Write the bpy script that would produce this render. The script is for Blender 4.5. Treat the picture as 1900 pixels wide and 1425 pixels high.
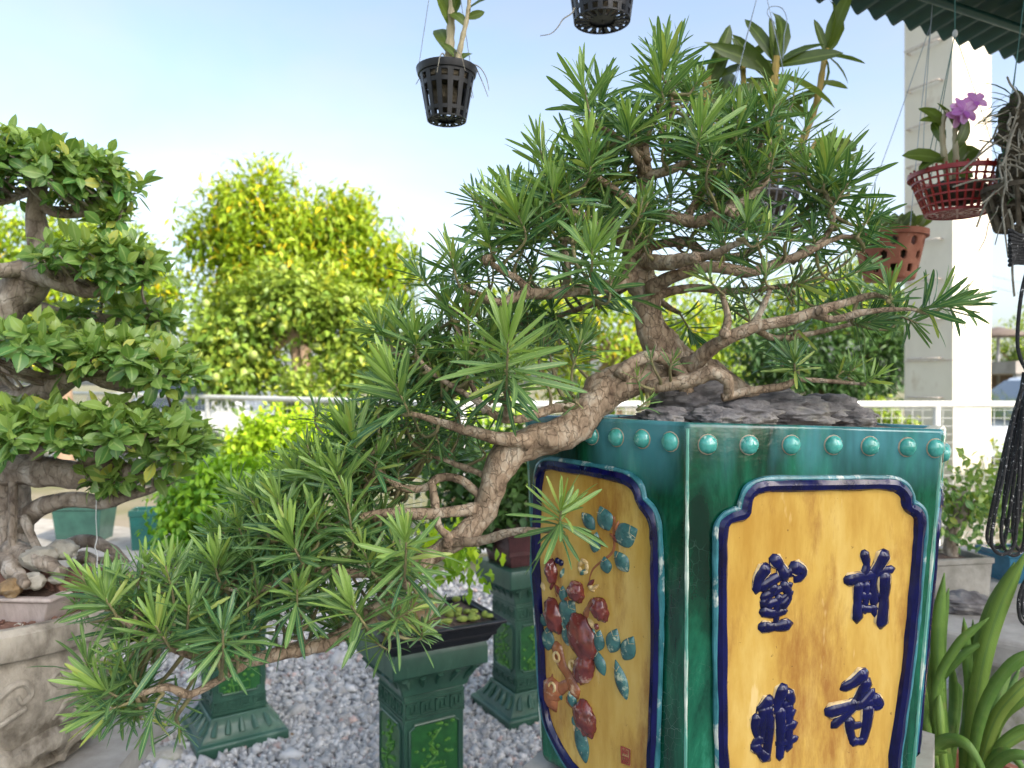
import bpy, bmesh, math, random
import numpy as np
from mathutils import Vector, Matrix, Quaternion, noise, geometry
random.seed(7); rng = np.random.default_rng(11)
scene = bpy.context.scene
for o in list(bpy.data.objects): bpy.data.objects.remove(o)
COL = scene.collection
PI = math.pi; rad = math.radians

# ------------------------------------------------------------------ camera
FPX = 1435.0; CAMH = 1.35                      # focal length in photo pixels, eye height
cd = bpy.data.cameras.new('camera'); cam = bpy.data.objects.new('camera', cd); COL.objects.link(cam)
cam.location = (0, 0, CAMH); cam.rotation_euler = (rad(90), 0, 0)
cd.sensor_width = 36; cd.lens = 36 * FPX / 1900; cd.clip_start = 0.05; cd.clip_end = 2000
cd.dof.use_dof = True; cd.dof.focus_distance = 1.03; cd.dof.aperture_fstop = 6.5
scene.camera = cam

# ------------------------------------------------------------------ light
SUN_EL, SUN_AZ = rad(34), rad(133)             # sun stands behind the camera, to the right
world = bpy.data.worlds.new('World'); scene.world = world; world.use_nodes = True
nt = world.node_tree; nt.nodes.clear()
out = nt.nodes.new('ShaderNodeOutputWorld'); bg = nt.nodes.new('ShaderNodeBackground')
sky = nt.nodes.new('ShaderNodeTexSky'); sky.sky_type = 'NISHITA'; sky.sun_disc = False
sky.sun_elevation = SUN_EL; sky.sun_rotation = SUN_AZ; sky.air_density = 1.0; sky.dust_density = 3.4; sky.ozone_density = 1.3
tc = nt.nodes.new('ShaderNodeTexCoord'); mp = nt.nodes.new('ShaderNodeMapping'); mp.inputs['Scale'].default_value = (1.1, 1.1, 2.6)
nz = nt.nodes.new('ShaderNodeTexNoise'); nz.inputs['Scale'].default_value = 1.7; nz.inputs['Detail'].default_value = 7; nz.inputs['Roughness'].default_value = .55
nz.inputs['Distortion'].default_value = .3
cr = nt.nodes.new('ShaderNodeValToRGB'); cr.color_ramp.elements[0].position = .36; cr.color_ramp.elements[1].position = .74
cr.color_ramp.elements[0].color = (.1,)*3 + (1,); cr.color_ramp.elements[1].color = (.85,)*3 + (1,)
mx = nt.nodes.new('ShaderNodeMix'); mx.data_type = 'RGBA'
bwn = nt.nodes.new('ShaderNodeRGBToBW'); nt.links.new(sky.outputs[0], bwn.inputs[0])          # thin high cloud: the sky's own brightness, whiter
cmul = nt.nodes.new('ShaderNodeMix'); cmul.data_type = 'RGBA'; cmul.blend_type = 'MULTIPLY'; cmul.inputs[0].default_value = 1; cmul.inputs[7].default_value = (.95, 1.04, 1.16, 1)
nt.links.new(bwn.outputs[0], cmul.inputs[6]); nt.links.new(cmul.outputs[2], mx.inputs[7])
nt.links.new(tc.outputs['Generated'], mp.inputs['Vector']); nt.links.new(mp.outputs[0], nz.inputs['Vector'])
nt.links.new(nz.outputs['Fac'], cr.inputs[0]); nt.links.new(cr.outputs[0], mx.inputs[0])
nt.links.new(sky.outputs[0], mx.inputs[6]); nt.links.new(mx.outputs[2], bg.inputs[0]); nt.links.new(bg.outputs[0], out.inputs[0])
bg.inputs['Strength'].default_value = 0.11
sl = bpy.data.lights.new('sun', 'SUN'); sl.energy = 2.05; sl.angle = rad(.53); sl.color = (1, .9, .74)
sun = bpy.data.objects.new('sun', sl); COL.objects.link(sun)
SDIR = Vector((math.cos(SUN_EL)*math.sin(SUN_AZ), math.cos(SUN_EL)*math.cos(SUN_AZ), math.sin(SUN_EL)))
sun.rotation_euler = SDIR.to_track_quat('Z', 'Y').to_euler(); sun.location = SDIR * 30
vs = scene.view_settings; vs.view_transform = 'Standard'; vs.look = 'None'; vs.gamma = 1; vs.exposure = 1.88
scene.render.engine = 'CYCLES'
scene.cycles.max_bounces = 8; scene.cycles.transparent_max_bounces = 8

# ------------------------------------------------------------------ helpers
def W(px, py, d): return Vector(((px-950)/FPX*d, d, CAMH-(py-712)/FPX*d))
def PX(p): return (950+FPX*p[0]/p[1], 712-FPX*(p[2]-CAMH)/p[1])
ORG = {}
def tag(o, label, cat, group=None):
    o['label'] = label; o['category'] = cat
    if group: o['group'] = group
    return o
def thing(name, loc, label, cat, group=None):
    o = bpy.data.objects.new(name, None); o.location = loc; o.empty_display_size = .05
    COL.objects.link(o); ORG[o.name] = Vector(loc); tag(o, label, cat, group); return o
def link(name, me, mat, parent=None, loc=(0,0,0)):
    o = bpy.data.objects.new(name, me); COL.objects.link(o)
    if mat is not None and len(me.materials) == 0: me.materials.append(mat)
    if parent is not None: o.parent = parent; ORG[o.name] = ORG[parent.name]
    else: o.location = loc; ORG[o.name] = Vector(loc)
    return o
class MB:
    def __init__(s): s.v = []; s.f = []
    def add(s, vs, fs):
        n = len(s.v); s.v += [tuple(p) for p in vs]; s.f += [tuple(i+n for i in f) for f in fs]; return s
    def box(s, c, h, rot=0, taper=1.0):
        R = Matrix.Rotation(rot, 3, 'Z'); vs = []
        for z in (-1, 1):
            k = taper if z > 0 else 1
            for x, y in ((-1,-1),(1,-1),(1,1),(-1,1)): vs.append(Vector(c)+R@Vector((x*h[0]*k, y*h[1]*k, z*h[2])))
        return s.add(vs, [(3,2,1,0),(4,5,6,7),(0,1,5,4),(1,2,6,5),(2,3,7,6),(3,0,4,7)])
    def bar(s, a, b, w, h, up=(0,0,1)):
        a = Vector(a); b = Vector(b); d = (b-a).normalized(); x = d.cross(Vector(up))
        if x.length < 1e-5: x = d.cross(Vector((1,0,0)))
        x.normalize(); y = x.cross(d); vs = []
        for p in (a, b):
            for i, j in ((-1,-1),(1,-1),(1,1),(-1,1)): vs.append(p+x*(i*w/2)+y*(j*h/2))
        return s.add(vs, [(0,1,2,3),(7,6,5,4),(0,4,5,1),(1,5,6,2),(2,6,7,3),(3,7,4,0)])
    def tube(s, pts, radii, n=8, cap=True, wob=0, wf=20, flat=1.0, seed=0):
        pts = [Vector(p) for p in pts]; m = len(pts)
        if not hasattr(radii, '__len__'): radii = [radii]*m
        t0 = (pts[1]-pts[0]).normalized(); ref = Vector((0,0,1)) if abs(t0.z) < .9 else Vector((1,0,0))
        x = t0.cross(ref).normalized(); vs = []
        for i in range(m):
            t = (pts[min(i+1,m-1)]-pts[max(i-1,0)])
            if t.length < 1e-9: t = t0
            t.normalize(); x = (x-t*x.dot(t)); x.normalize(); y = t.cross(x)
            for k in range(n):
                a = 2*PI*k/n; r = radii[i]
                dv = x*math.cos(a)+y*math.sin(a)*flat
                if wob: r *= 1+wob*noise.noise((pts[i]+dv*r)*wf+Vector((seed*3.1,0,0)))+.5*wob*noise.noise((pts[i]+dv*r)*wf*2.7)
                vs.append(pts[i]+dv*r)
        fs = [(i*n+k, i*n+(k+1)%n, (i+1)*n+(k+1)%n, (i+1)*n+k) for i in range(m-1) for k in range(n)]
        if cap: fs += [tuple(range(n-1,-1,-1)), tuple((m-1)*n+k for k in range(n))]
        return s.add(vs, fs)
    def lathe(s, prof, c, n=24, close=False, sx=1, sy=1, rot=0):
        vs = []
        for r, z in prof:
            for k in range(n):
                a = 2*PI*k/n+rot; vs.append((c[0]+r*math.cos(a)*sx, c[1]+r*math.sin(a)*sy, c[2]+z))
        m = len(prof)
        fs = [(i*n+k, i*n+(k+1)%n, (i+1)*n+(k+1)%n, (i+1)*n+k) for i in range(m-1) for k in range(n)]
        if close: fs += [tuple(range(n-1,-1,-1)), tuple((m-1)*n+k for k in range(n))]
        return s.add(vs, fs)
    def blob(s, c, r, sub=2, amp=0, freq=5, seed=0, M=None, ridge=0):
        vs, fs = ICO[sub]; out_ = []
        for v in vs:
            p = Vector(v); k = 1
            if amp:
                q = p*freq+Vector((seed*7.3, seed*1.7, seed*3.9))
                k += amp*(noise.noise(q)+.5*noise.noise(q*2.3)+.25*noise.noise(q*5))
                if ridge: k += ridge*abs(noise.noise(Vector((q.x*.8, q.y*.8, q.z*3.2))))
            p = Vector((p.x*r[0]*k, p.y*r[1]*k, p.z*r[2]*k))
            if M is not None: p = M @ p
            out_.append(Vector(c)+p)
        return s.add(out_, fs)
    def prism(s, poly, a, b):       # poly: list of 2-tuples -> a(p) bottom, b(p) top
        n = len(poly); vs = [a(p) for p in poly]+[b(p) for p in poly]
        return s.add(vs, [tuple(range(n-1,-1,-1)), tuple(range(n,2*n))]+[(i,(i+1)%n,n+(i+1)%n,n+i) for i in range(n)])
    def build(s, name, mat, parent=None, loc=None, smooth=True, ang=40):
        if parent is not None: o0 = ORG[parent.name]
        else: o0 = Vector(loc if loc is not None else (0,0,0))
        me = bpy.data.meshes.new(name)
        me.from_pydata([(v[0]-o0.x, v[1]-o0.y, v[2]-o0.z) for v in s.v], [], s.f); me.update()
        if smooth:
            me.polygons.foreach_set('use_smooth', [True]*len(me.polygons))
            if ang and ang < 180: me.set_sharp_from_angle(angle=rad(ang))
        return link(name, me, mat, parent, o0)
ICO = {}
for sub in (1,2,3,4,5):
    bm = bmesh.new(); bmesh.ops.create_icosphere(bm, subdivisions=sub, radius=1)
    ICO[sub] = ([tuple(v.co) for v in bm.verts], [tuple(v.index for v in f.verts) for f in bm.faces]); bm.free()
def spline(pts, k=6):
    """Catmull-Rom through points (any tuple length)."""
    P = [np.array(p, float) for p in pts]; P = [2*P[0]-P[1]]+P+[2*P[-1]-P[-2]]; o = []
    for i in range(1, len(P)-2):
        for j in range(k):
            t = j/k; a,b,c,d = P[i-1:i+3]
            o.append(.5*((2*b)+(c-a)*t+(2*a-5*b+4*c-d)*t*t+(3*b-a-3*c+d)*t**3))
    o.append(P[-2]); return o
def quads_mesh(name, V, F, tint=None):
    me = bpy.data.meshes.new(name); n, m = len(V), len(F)
    me.vertices.add(n); me.vertices.foreach_set('co', np.asarray(V, np.float32).ravel())
    me.loops.add(m*4); me.loops.foreach_set('vertex_index', np.asarray(F, np.int32).ravel())
    me.polygons.add(m); me.polygons.foreach_set('loop_start', np.arange(0, m*4, 4, dtype=np.int32))
    try: me.polygons.foreach_set('loop_total', np.full(m, 4, np.int32))
    except Exception: pass
    me.update(calc_edges=True)
    if tint is not None:
        a = me.color_attributes.new('tint', 'FLOAT_COLOR', 'POINT'); c = np.ones((n,4), np.float32); c[:, :3] = tint; a.data.foreach_set('color', c.ravel())
    return me
def smooth(me): me.polygons.foreach_set('use_smooth', [True]*len(me.polygons)); me.update()

# ------------------------------------------------------------------ materials
def _nodes(name):
    m = bpy.data.materials.new(name); m.use_nodes = True; t = m.node_tree
    return m, t, t.nodes['Principled BSDF'], t.nodes['Material Output']
def N(t, typ, **kw):
    n = t.nodes.new(typ)
    for k, v in kw.items():
        if k in n.inputs: n.inputs[k].default_value = v
        else: setattr(n, k, v)
    return n
def ramp(t, fac, stops):
    r = t.nodes.new('ShaderNodeValToRGB'); e = r.color_ramp.elements
    while len(e) < len(stops): e.new(.5)
    for i, (p, c) in enumerate(stops):
        e[i].position = p; e[i].color = (c, c, c, 1) if not hasattr(c, '__len__') else tuple(c)+(1,)
    t.links.new(fac, r.inputs[0]); return r.outputs[0]
def mixc(t, f, a, b, typ='MIX'):
    m = t.nodes.new('ShaderNodeMix'); m.data_type = 'RGBA'; m.blend_type = typ
    for i, x in ((0, f), (6, a), (7, b)):
        if hasattr(x, 'links'): t.links.new(x, m.inputs[i])
        elif i == 0: m.inputs[0].default_value = x
        else: m.inputs[i].default_value = tuple(x)+(1,)
    return m.outputs[2]
def coord(t, scale=(1,1,1)):
    tc = t.nodes.new('ShaderNodeTexCoord'); mp = t.nodes.new('ShaderNodeMapping'); mp.inputs['Scale'].default_value = scale
    t.links.new(tc.outputs['Object'], mp.inputs['Vector']); return mp.outputs[0]
def noiz(t, vec, scale, detail=5, rough=.6, dist=0):
    n = N(t, 'ShaderNodeTexNoise', Scale=scale, Detail=detail, Roughness=rough, Distortion=dist); t.links.new(vec, n.inputs['Vector']); return n.outputs['Fac']
def bump(t, h, s, dist, bsdf):
    b = N(t, 'ShaderNodeBump', Strength=s, Distance=dist); t.links.new(h, b.inputs['Height']); t.links.new(b.outputs[0], bsdf.inputs['Normal']); return b
def pm(name, c1, c2=None, rough=.6, scale=12, stretch=(1,1,1), c3=None, s3=3, t3=(.55,.7), bmp=.3, bscale=None, bdist=.004, metal=0, spec=.5, coat=0, detail=6):
    m, t, b, o = _nodes(name); v = coord(t, stretch)
    c2 = c2 or tuple(x*.75 for x in c1)
    n1 = noiz(t, v, scale, detail); col = ramp(t, n1, [(.32, c2), (.68, c1)])
    if c3: col = mixc(t, ramp(t, noiz(t, v, s3, 6, .65), [(t3[0], 0.), (t3[1], 1.)]), col, c3)
    t.links.new(col, b.inputs['Base Color']); b.inputs['Roughness'].default_value = rough; b.inputs['Metallic'].default_value = metal
    b.inputs['Specular IOR Level'].default_value = spec; b.inputs['Coat Weight'].default_value = coat; b.inputs['Coat Roughness'].default_value = .08
    rr = ramp(t, n1, [(.3, min(1, rough*1.2)), (.7, rough*.8)]); t.links.new(rr, b.inputs['Roughness'])
    if bmp: bump(t, noiz(t, v, bscale or scale*4, 6, .65), bmp, bdist, b)
    return m
def leafmat(name, old, young, third=None, rough=.4, trans=.3, rib=None, spec=.4, veins=0):
    """tint attribute: r = how young, g = distance from midrib, b = random"""
    m, t, b, o = _nodes(name)
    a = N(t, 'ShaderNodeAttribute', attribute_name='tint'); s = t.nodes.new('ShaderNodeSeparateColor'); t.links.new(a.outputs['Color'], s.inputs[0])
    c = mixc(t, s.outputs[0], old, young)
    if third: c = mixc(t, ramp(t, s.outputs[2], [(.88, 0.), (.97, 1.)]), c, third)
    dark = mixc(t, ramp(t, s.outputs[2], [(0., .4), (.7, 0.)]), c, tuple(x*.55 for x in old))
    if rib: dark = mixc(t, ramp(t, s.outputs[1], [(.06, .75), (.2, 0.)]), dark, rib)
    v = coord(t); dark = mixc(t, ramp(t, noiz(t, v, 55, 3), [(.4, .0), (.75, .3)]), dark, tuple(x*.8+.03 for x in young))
    if veins:
        mu = N(t, 'ShaderNodeMath', operation='MULTIPLY'); t.links.new(s.outputs[1], mu.inputs[0]); mu.inputs[1].default_value = veins
        sn = N(t, 'ShaderNodeMath', operation='SINE'); t.links.new(mu.outputs[0], sn.inputs[0])
        dark = mixc(t, ramp(t, sn.outputs[0], [(.3, .28), (.9, 0.)]), dark, tuple(x*.5 for x in old)); bump(t, sn.outputs[0], .25, .001, b)
        dark = mixc(t, ramp(t, noiz(t, coord(t), 28, 6, .7), [(.60, 0.), (.72, .6)]), dark, (.30,.26,.10))
    t.links.new(dark, b.inputs['Base Color']); b.inputs['Roughness'].default_value = rough; b.inputs['Specular IOR Level'].default_value = spec
    tr = t.nodes.new('ShaderNodeBsdfTranslucent'); g = mixc(t, 1., dark, (1.25, 1.3, .5), 'MULTIPLY'); t.links.new(g, tr.inputs[0])
    ms = t.nodes.new('ShaderNodeMixShader'); ms.inputs[0].default_value = trans
    t.links.new(b.outputs[0], ms.inputs[1]); t.links.new(tr.outputs[0], ms.inputs[2]); t.links.new(ms.outputs[0], o.inputs[0]); return m

M = {}
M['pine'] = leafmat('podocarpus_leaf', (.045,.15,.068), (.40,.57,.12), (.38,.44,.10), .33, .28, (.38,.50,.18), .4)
M['ficus'] = leafmat('ficus_leaf', (.085,.23,.055), (.38,.50,.10), (.46,.47,.09), .32, .3, (.34,.46,.16), .45)
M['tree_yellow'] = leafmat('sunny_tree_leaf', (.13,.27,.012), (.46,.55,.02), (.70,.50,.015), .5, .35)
M['tree_pomelo'] = leafmat('pomelo_leaf', (.12,.24,.03), (.40,.48,.06), (.50,.52,.06), .4, .25)
M['tree_dark'] = leafmat('dark_tree_leaf', (.035,.10,.025), (.12,.22,.04), None, .5, .25)
M['bush_lime'] = leafmat('lime_bush_leaf', (.2,.38,.015), (.56,.72,.02), None, .5, .35)
M['bush_green'] = leafmat('maple_bush_leaf', (.10,.30,.02), (.38,.60,.03), None, .45, .3)
M['bush_grey'] = leafmat('grey_bush_leaf', (.10,.20,.07), (.22,.34,.11), None, .5, .25)
M['orchid'] = leafmat('orchid_leaf', (.045,.085,.012), (.15,.20,.025), None, .38, .3, (.16,.22,.05), .4)
M['strap'] = leafmat('strap_leaf', (.12,.26,.05), (.34,.48,.09), (.34,.36,.10), .42, .2, (.14,.26,.07), .35, 40)
M['petal'] = leafmat('orchid_petal', (.50,.16,.58), (.74,.42,.78), None, .5, .35, (.55,.10,.5), .3)

def barkmat(name, c1, c2, c3, sc=30, crack=.8):
    m, t, b, o = _nodes(name); v = coord(t, (1,1,.55))
    n1 = noiz(t, v, sc, 8, .65, .4)
    vo = N(t, 'ShaderNodeTexVoronoi', Scale=sc*2.0, feature='DISTANCE_TO_EDGE'); 
    mv = t.nodes.new('ShaderNodeVectorMath'); mv.operation = 'ADD'; nn = N(t, 'ShaderNodeTexNoise', Scale=sc*1.5, Detail=4); t.links.new(v, nn.inputs['Vector'])
    sc_ = t.nodes.new('ShaderNodeVectorMath'); sc_.operation = 'SCALE'; sc_.inputs['Scale'].default_value = .9/sc; t.links.new(nn.outputs['Color'], sc_.inputs[0])
    t.links.new(v, mv.inputs[0]); t.links.new(sc_.outputs[0], mv.inputs[1]); t.links.new(mv.outputs[0], vo.inputs['Vector'])
    edge = ramp(t, vo.outputs['Distance'], [(.0, 0.), (.07, 1.)])
    col = ramp(t, n1, [(.34, c2), (.5, c1), (.66, c3)])
    col = mixc(t, ramp(t, edge, [(0., crack), (1., 0.)]), col, tuple(x*.22 for x in c1))
    t.links.new(col, b.inputs['Base Color']); b.inputs['Roughness'].default_value = .8; b.inputs['Specular IOR Level'].default_value = .25
    h = mixc(t, .5, edge, n1); bump(t, h, .8, .004, b); return m
M['bark'] = barkmat('podocarpus_bark', (.33,.24,.16), (.15,.10,.065), (.50,.42,.32), 50, .3)
M['bark_ficus'] = barkmat('ficus_bark', (.29,.235,.18), (.10,.07,.05), (.50,.44,.37), 22, .25)
M['bark_tree'] = pm('tree_bark', (.36,.25,.17), (.20,.13,.09), .85, 8, (1,1,.3))
M['twig'] = pm('twig', (.26,.24,.10), (.18,.14,.08), .7, 60)

def glaze():
    m, t, b, o = _nodes('green_glaze'); v = coord(t, (1,1,.22)); v1 = coord(t)
    n1 = noiz(t, v, 11, 8, .66, .5); col = ramp(t, n1, [(.36, (.001,.020,.012)), (.46, (.0025,.052,.026)), (.56, (.008,.115,.058)), (.68, (.045,.28,.17))])
    sep = t.nodes.new('ShaderNodeSeparateXYZ'); tcc = t.nodes.new('ShaderNodeTexCoord'); t.links.new(tcc.outputs['Object'], sep.inputs[0])
    top = ramp(t, sep.outputs['Z'], [(.455, 0.), (.52, 1.)])       # thicker, bluer glaze pooled along the rim
    tn = N(t, 'ShaderNodeMath', operation='MULTIPLY'); t.links.new(top, tn.inputs[0]); t.links.new(ramp(t, noiz(t, v, 7, 5), [(.42, 0.), (.62, .8)]), tn.inputs[1])
    col = mixc(t, tn.outputs[0], col, (.09,.30,.34))
    vo = N(t, 'ShaderNodeTexVoronoi', Scale=75, feature='DISTANCE_TO_EDGE'); nn = N(t, 'ShaderNodeTexNoise', Scale=22, Detail=3); t.links.new(v1, nn.inputs['Vector'])
    ad = t.nodes.new('ShaderNodeVectorMath'); ad.operation = 'MULTIPLY_ADD'; ad.inputs[1].default_value = (.02,)*3; t.links.new(nn.outputs['Color'], ad.inputs[0]); t.links.new(v1, ad.inputs[2]); t.links.new(ad.outputs[0], vo.inputs['Vector'])
    cr_ = ramp(t, vo.outputs['Distance'], [(.0, 1.), (.016, 0.)]); low = ramp(t, noiz(t, v1, 7, 4), [(.55, 0.), (.72, .3)])
    mm = N(t, 'ShaderNodeMath', operation='MULTIPLY'); t.links.new(cr_, mm.inputs[0]); t.links.new(low, mm.inputs[1])
    col = mixc(t, mm.outputs[0], col, (.38,.55,.48))
    chip = ramp(t, noiz(t, v, 24, 8, .7), [(.70, 0.), (.73, 1.)]); col = mixc(t, chip, col, (.36,.34,.27))
    t.links.new(col, b.inputs['Base Color']); t.links.new(ramp(t, chip, [(0., .13), (1., .6)]), b.inputs['Roughness'])
    b.inputs['Coat Weight'].default_value = .2; b.inputs['Coat Roughness'].default_value = .08
    bump(t, mixc(t, .35, noiz(t, v1, 18, 3), noiz(t, v1, 70, 3)), .12, .01, b); return m
M['glaze'] = glaze()
def yellow():
    m, t, b, o = _nodes('yellow_glaze'); v = coord(t, (1,1,.25)); v1 = coord(t)
    col = ramp(t, noiz(t, v, 22, 7, .62, .2), [(.3, (.46,.25,.04)), (.5, (.58,.36,.075)), (.72, (.68,.47,.14))])
    st = ramp(t, noiz(t, v, 13, 8, .72), [(.51, 0.), (.66, .85)]); col = mixc(t, st, col, (.30,.12,.025))
    sp = ramp(t, noiz(t, v1, 130, 3), [(.70, 0.), (.75, .7)]); col = mixc(t, sp, col, (.14,.07,.02))
    wh = ramp(t, noiz(t, v, 34, 4), [(.66, 0.), (.74, .5)]); col = mixc(t, wh, col, (.85,.66,.32))
    t.links.new(col, b.inputs['Base Color']); b.inputs['Roughness'].default_value = .22; b.inputs['Coat Weight'].default_value = .15; b.inputs['Coat Roughness'].default_value = .1
    bump(t, mixc(t, .4, noiz(t, v, 40, 4), noiz(t, v1, 15, 3)), .22, .006, b); return m
M['yellow'] = yellow()
M['cobalt'] = pm('cobalt_glaze', (.004,.006,.075), (.002,.002,.025), .14, 40, (1,1,.5), (.10,.26,.42), 30, (.68,.76), .15, 40, .006, coat=.2, spec=.35)
M['bead'] = pm('glaze_edge', (.06,.24,.28), (.01,.09,.10), .2, 36, (1,1,.6), (.52,.56,.50), 30, (.56,.64), .3, 60, .004, coat=.3)
M['stud'] = pm('stud_glaze', (.09,.42,.36), (.02,.22,.17), .14, 60, (1,1,1), (.55,.78,.66), 50, (.60,.72), .1, 60, .003, coat=.6)
M['edge_line'] = pm('worn_edge', (.20,.48,.38), (.02,.16,.11), .3, 30, (1,1,.3), (.58,.64,.54), 26, (.50,.60), .2)
M['raw_clay'] = pm('raw_clay', (.42,.37,.28), (.28,.22,.15), .8, 40)
M['maroon'] = pm('maroon_glaze', (.20,.04,.03), (.10,.018,.016), .18, 60, (1,1,1), (.46,.30,.24), 45, (.58,.68), .3, 70, .004, coat=.5)
M['teal_leaf'] = pm('teal_glaze', (.06,.20,.18), (.02,.08,.085), .2, 70, (1,1,1), (.45,.50,.36), 60, (.57,.66), .5, 120, .004, coat=.5)
M['brown_glaze'] = pm('brown_glaze', (.40,.14,.05), (.24,.07,.025), .25, 60, (1,1,1), (.66,.45,.28), 40, (.58,.68), .4, 70, .004, coat=.4)
M['cream_glaze'] = pm('cream_glaze', (.72,.58,.32), (.55,.35,.12), .3, 60)
M['seal'] = pm('red_seal', (.38,.07,.04), (.24,.04,.03), .4, 60)
M['rock'] = pm('grey_rock', (.33,.31,.30), (.09,.082,.082), .9, 18, (1,1,1.6), (.38,.35,.29), 16, (.54,.68), 1.0, 60, .008, spec=.2)
M['soil'] = pm('potting_soil', (.16,.10,.07), (.06,.04,.03), .95, 60, (1,1,1), (.33,.22,.15), 80, (.6,.7), .9, 120, .006)
M['red_soil'] = pm('red_soil', (.27,.14,.09), (.12,.06,.045), .95, 50, (1,1,1), (.42,.28,.2), 70, (.6,.7), .9, 120, .006)
M['concrete_pot'] = pm('old_concrete', (.46,.41,.33), (.22,.19,.145), .9, 16, (1,1,.5), (.11,.09,.065), 9, (.52,.68), .9, 90, .004)
M['concrete_pale'] = pm('pale_concrete', (.44,.41,.36), (.29,.265,.23), .85, 12, (1,1,1), (.2,.175,.14), 7, (.58,.75), .4, 50, .004)
M['tray_pink'] = pm('pinkish_rim', (.52,.44,.40), (.38,.31,.27), .7, 20, (3,1,1))
M['green_paint'] = pm('green_pedestal_paint', (.045,.125,.08), (.018,.065,.042), .38, 9, (1,1,.5), (.09,.17,.12), 8, (.58,.72), .25, 50, .003, coat=.15)
M['green_bright'] = pm('bright_green_paint', (.030,.15,.035), (.012,.08,.02), .35, 40, coat=.2)
M['green_relief'] = pm('lime_relief_paint', (.16,.36,.05), (.05,.20,.03), .35, 50, coat=.2)
M['black_plastic'] = pm('black_plastic', (.008,.008,.010), (.005,.005,.006), .45, 40, bmp=.1)
M['black_tray'] = pm('black_tray_plastic', (.014,.015,.019), (.008,.009,.011), .4, 30, bmp=.1)
M['grey_plastic'] = pm('grey_plastic', (.15,.145,.15), (.09,.085,.085), .6, 30, bmp=.1)
M['red_plastic'] = pm('red_plastic', (.34,.022,.018), (.24,.014,.012), .4, 30, bmp=.1)
M['terracotta'] = pm('terracotta', (.40,.15,.085), (.26,.085,.05), .75, 20, (1,1,1), (.45,.33,.26), 14, (.6,.75), .3)
M['maroon_pot'] = pm('maroon_pot', (.10,.035,.035), (.05,.018,.018), .35, 20)
M['wire'] = pm('wire', (.30,.36,.44), (.2,.25,.3), .5, 30, bmp=0)
M['wire_green'] = pm('green_wire', (.04,.16,.13), (.03,.10,.09), .5, 30, bmp=0)
M['root'] = pm('orchid_root', (.30,.28,.22), (.15,.13,.09), .8, 60)
M['root_dark'] = pm('dark_root', (.14,.11,.07), (.06,.045,.03), .85, 50)
M['moss_dark'] = pm('coir', (.11,.085,.05), (.045,.035,.02), .95, 80, bmp=.8)
M['cane'] = pm('orchid_cane', (.42,.29,.05), (.26,.19,.05), .5, 30, (1,1,.4))
M['cane_pale'] = pm('pale_cane', (.46,.40,.24), (.30,.24,.13), .55, 30, (1,1,.4))
M['moss'] = pm('moss', (.36,.42,.07), (.15,.21,.04), .95, 60, bmp=.9, bscale=200)
M['ochre_rock'] = pm('ochre_rock', (.42,.28,.13), (.20,.13,.07), .9, 20, c3=(.5,.47,.4), s3=14, bmp=.9, bdist=.01)
M['pale_rock'] = pm('pale_rock', (.52,.49,.42), (.30,.27,.21), .9, 18, c3=(.24,.28,.12), s3=12, bmp=.8, bdist=.008)
M['root_soil'] = M['red_soil']
M['white_paint'] = pm('white_fence_paint', (.76,.76,.73), (.62,.61,.57), .5, 10, bmp=.1)
M['galv'] = pm('galvanised_wire', (.58,.59,.58), (.42,.42,.40), .5, 14, bmp=.05)
M['pillar'] = pm('pillar_paint', (.76,.69,.57), (.66,.59,.48), .8, 2.5, (1,1,.6), (.46,.33,.22), 2.6, (.60,.74), .25, 20, .006)
M['rung'] = pm('rung_metal', (.66,.60,.54), (.46,.36,.30), .6, 30)
M['roof_green'] = pm('green_roof_sheet', (.016,.085,.075), (.010,.055,.05), .45, 5, bmp=.05)
M['steel'] = pm('steel_beam', (.30,.30,.30), (.2,.2,.2), .5, 8)
M['rope_black'] = pm('black_cord', (.020,.020,.022), (.010,.010,.011), .8, 200, c3=(.6,.6,.6), s3=170, t3=(.62,.66), bmp=.7, bscale=500, bdist=.002)
M['blue_pot'] = pm('blue_glaze_pot', (.03,.16,.26), (.015,.09,.15), .25, 20, coat=.4)
M['teal_pot'] = pm('teal_glaze_pot', (.04,.11,.085), (.02,.06,.05), .35, 14, coat=.3)
M['deep_teal_pot'] = pm('deep_green_pot', (.02,.13,.11), (.012,.08,.065), .3, 14, coat=.3)
M['trough'] = pm('stone_trough', (.36,.34,.30), (.20,.19,.16), .9, 14, bmp=.7)
M['wall_white'] = pm('white_blocker_wall', (.80,.78,.73), (.74,.72,.66), .85, 1.5, bmp=.1)
M['roof_tile'] = pm('grey_roof', (.34,.31,.29), (.25,.23,.21), .7, 4)
M['brown_wall'] = pm('brown_wall', (.16,.12,.10), (.10,.08,.06), .8, 4)
M['car_white'] = pm('white_car_paint', (.74,.75,.76), (.72,.73,.74), .25, 2, bmp=0, coat=.8)
M['car_silver'] = pm('silver_car_paint', (.56,.60,.66), (.54,.58,.64), .25, 2, bmp=0, coat=.8)
M['glass'] = pm('dark_glass', (.05,.07,.09), (.04,.055,.07), .06, 2, bmp=0, coat=.5)
M['tyre'] = pm('tyre', (.02,.02,.02), (.015,.015,.015), .8, 20)
M['alloy'] = pm('alloy_rim', (.5,.5,.52), (.4,.4,.42), .3, 20, metal=.7)
M['fruit'] = pm('pomelo_skin', (.30,.35,.09), (.2,.28,.06), .5, 30, bmp=.3)
M['grass'] = pm('lawn_soil', (.15,.17,.06), (.20,.17,.10), .95, .9, c3=(.26,.22,.16), s3=.35, t3=(.5,.6), bmp=.6, bscale=60, bdist=.02)
M['gravel_bed'] = pm('gravel_base', (.30,.31,.33), (.16,.165,.18), .95, 70, bmp=1, bscale=90, bdist=.01)
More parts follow.
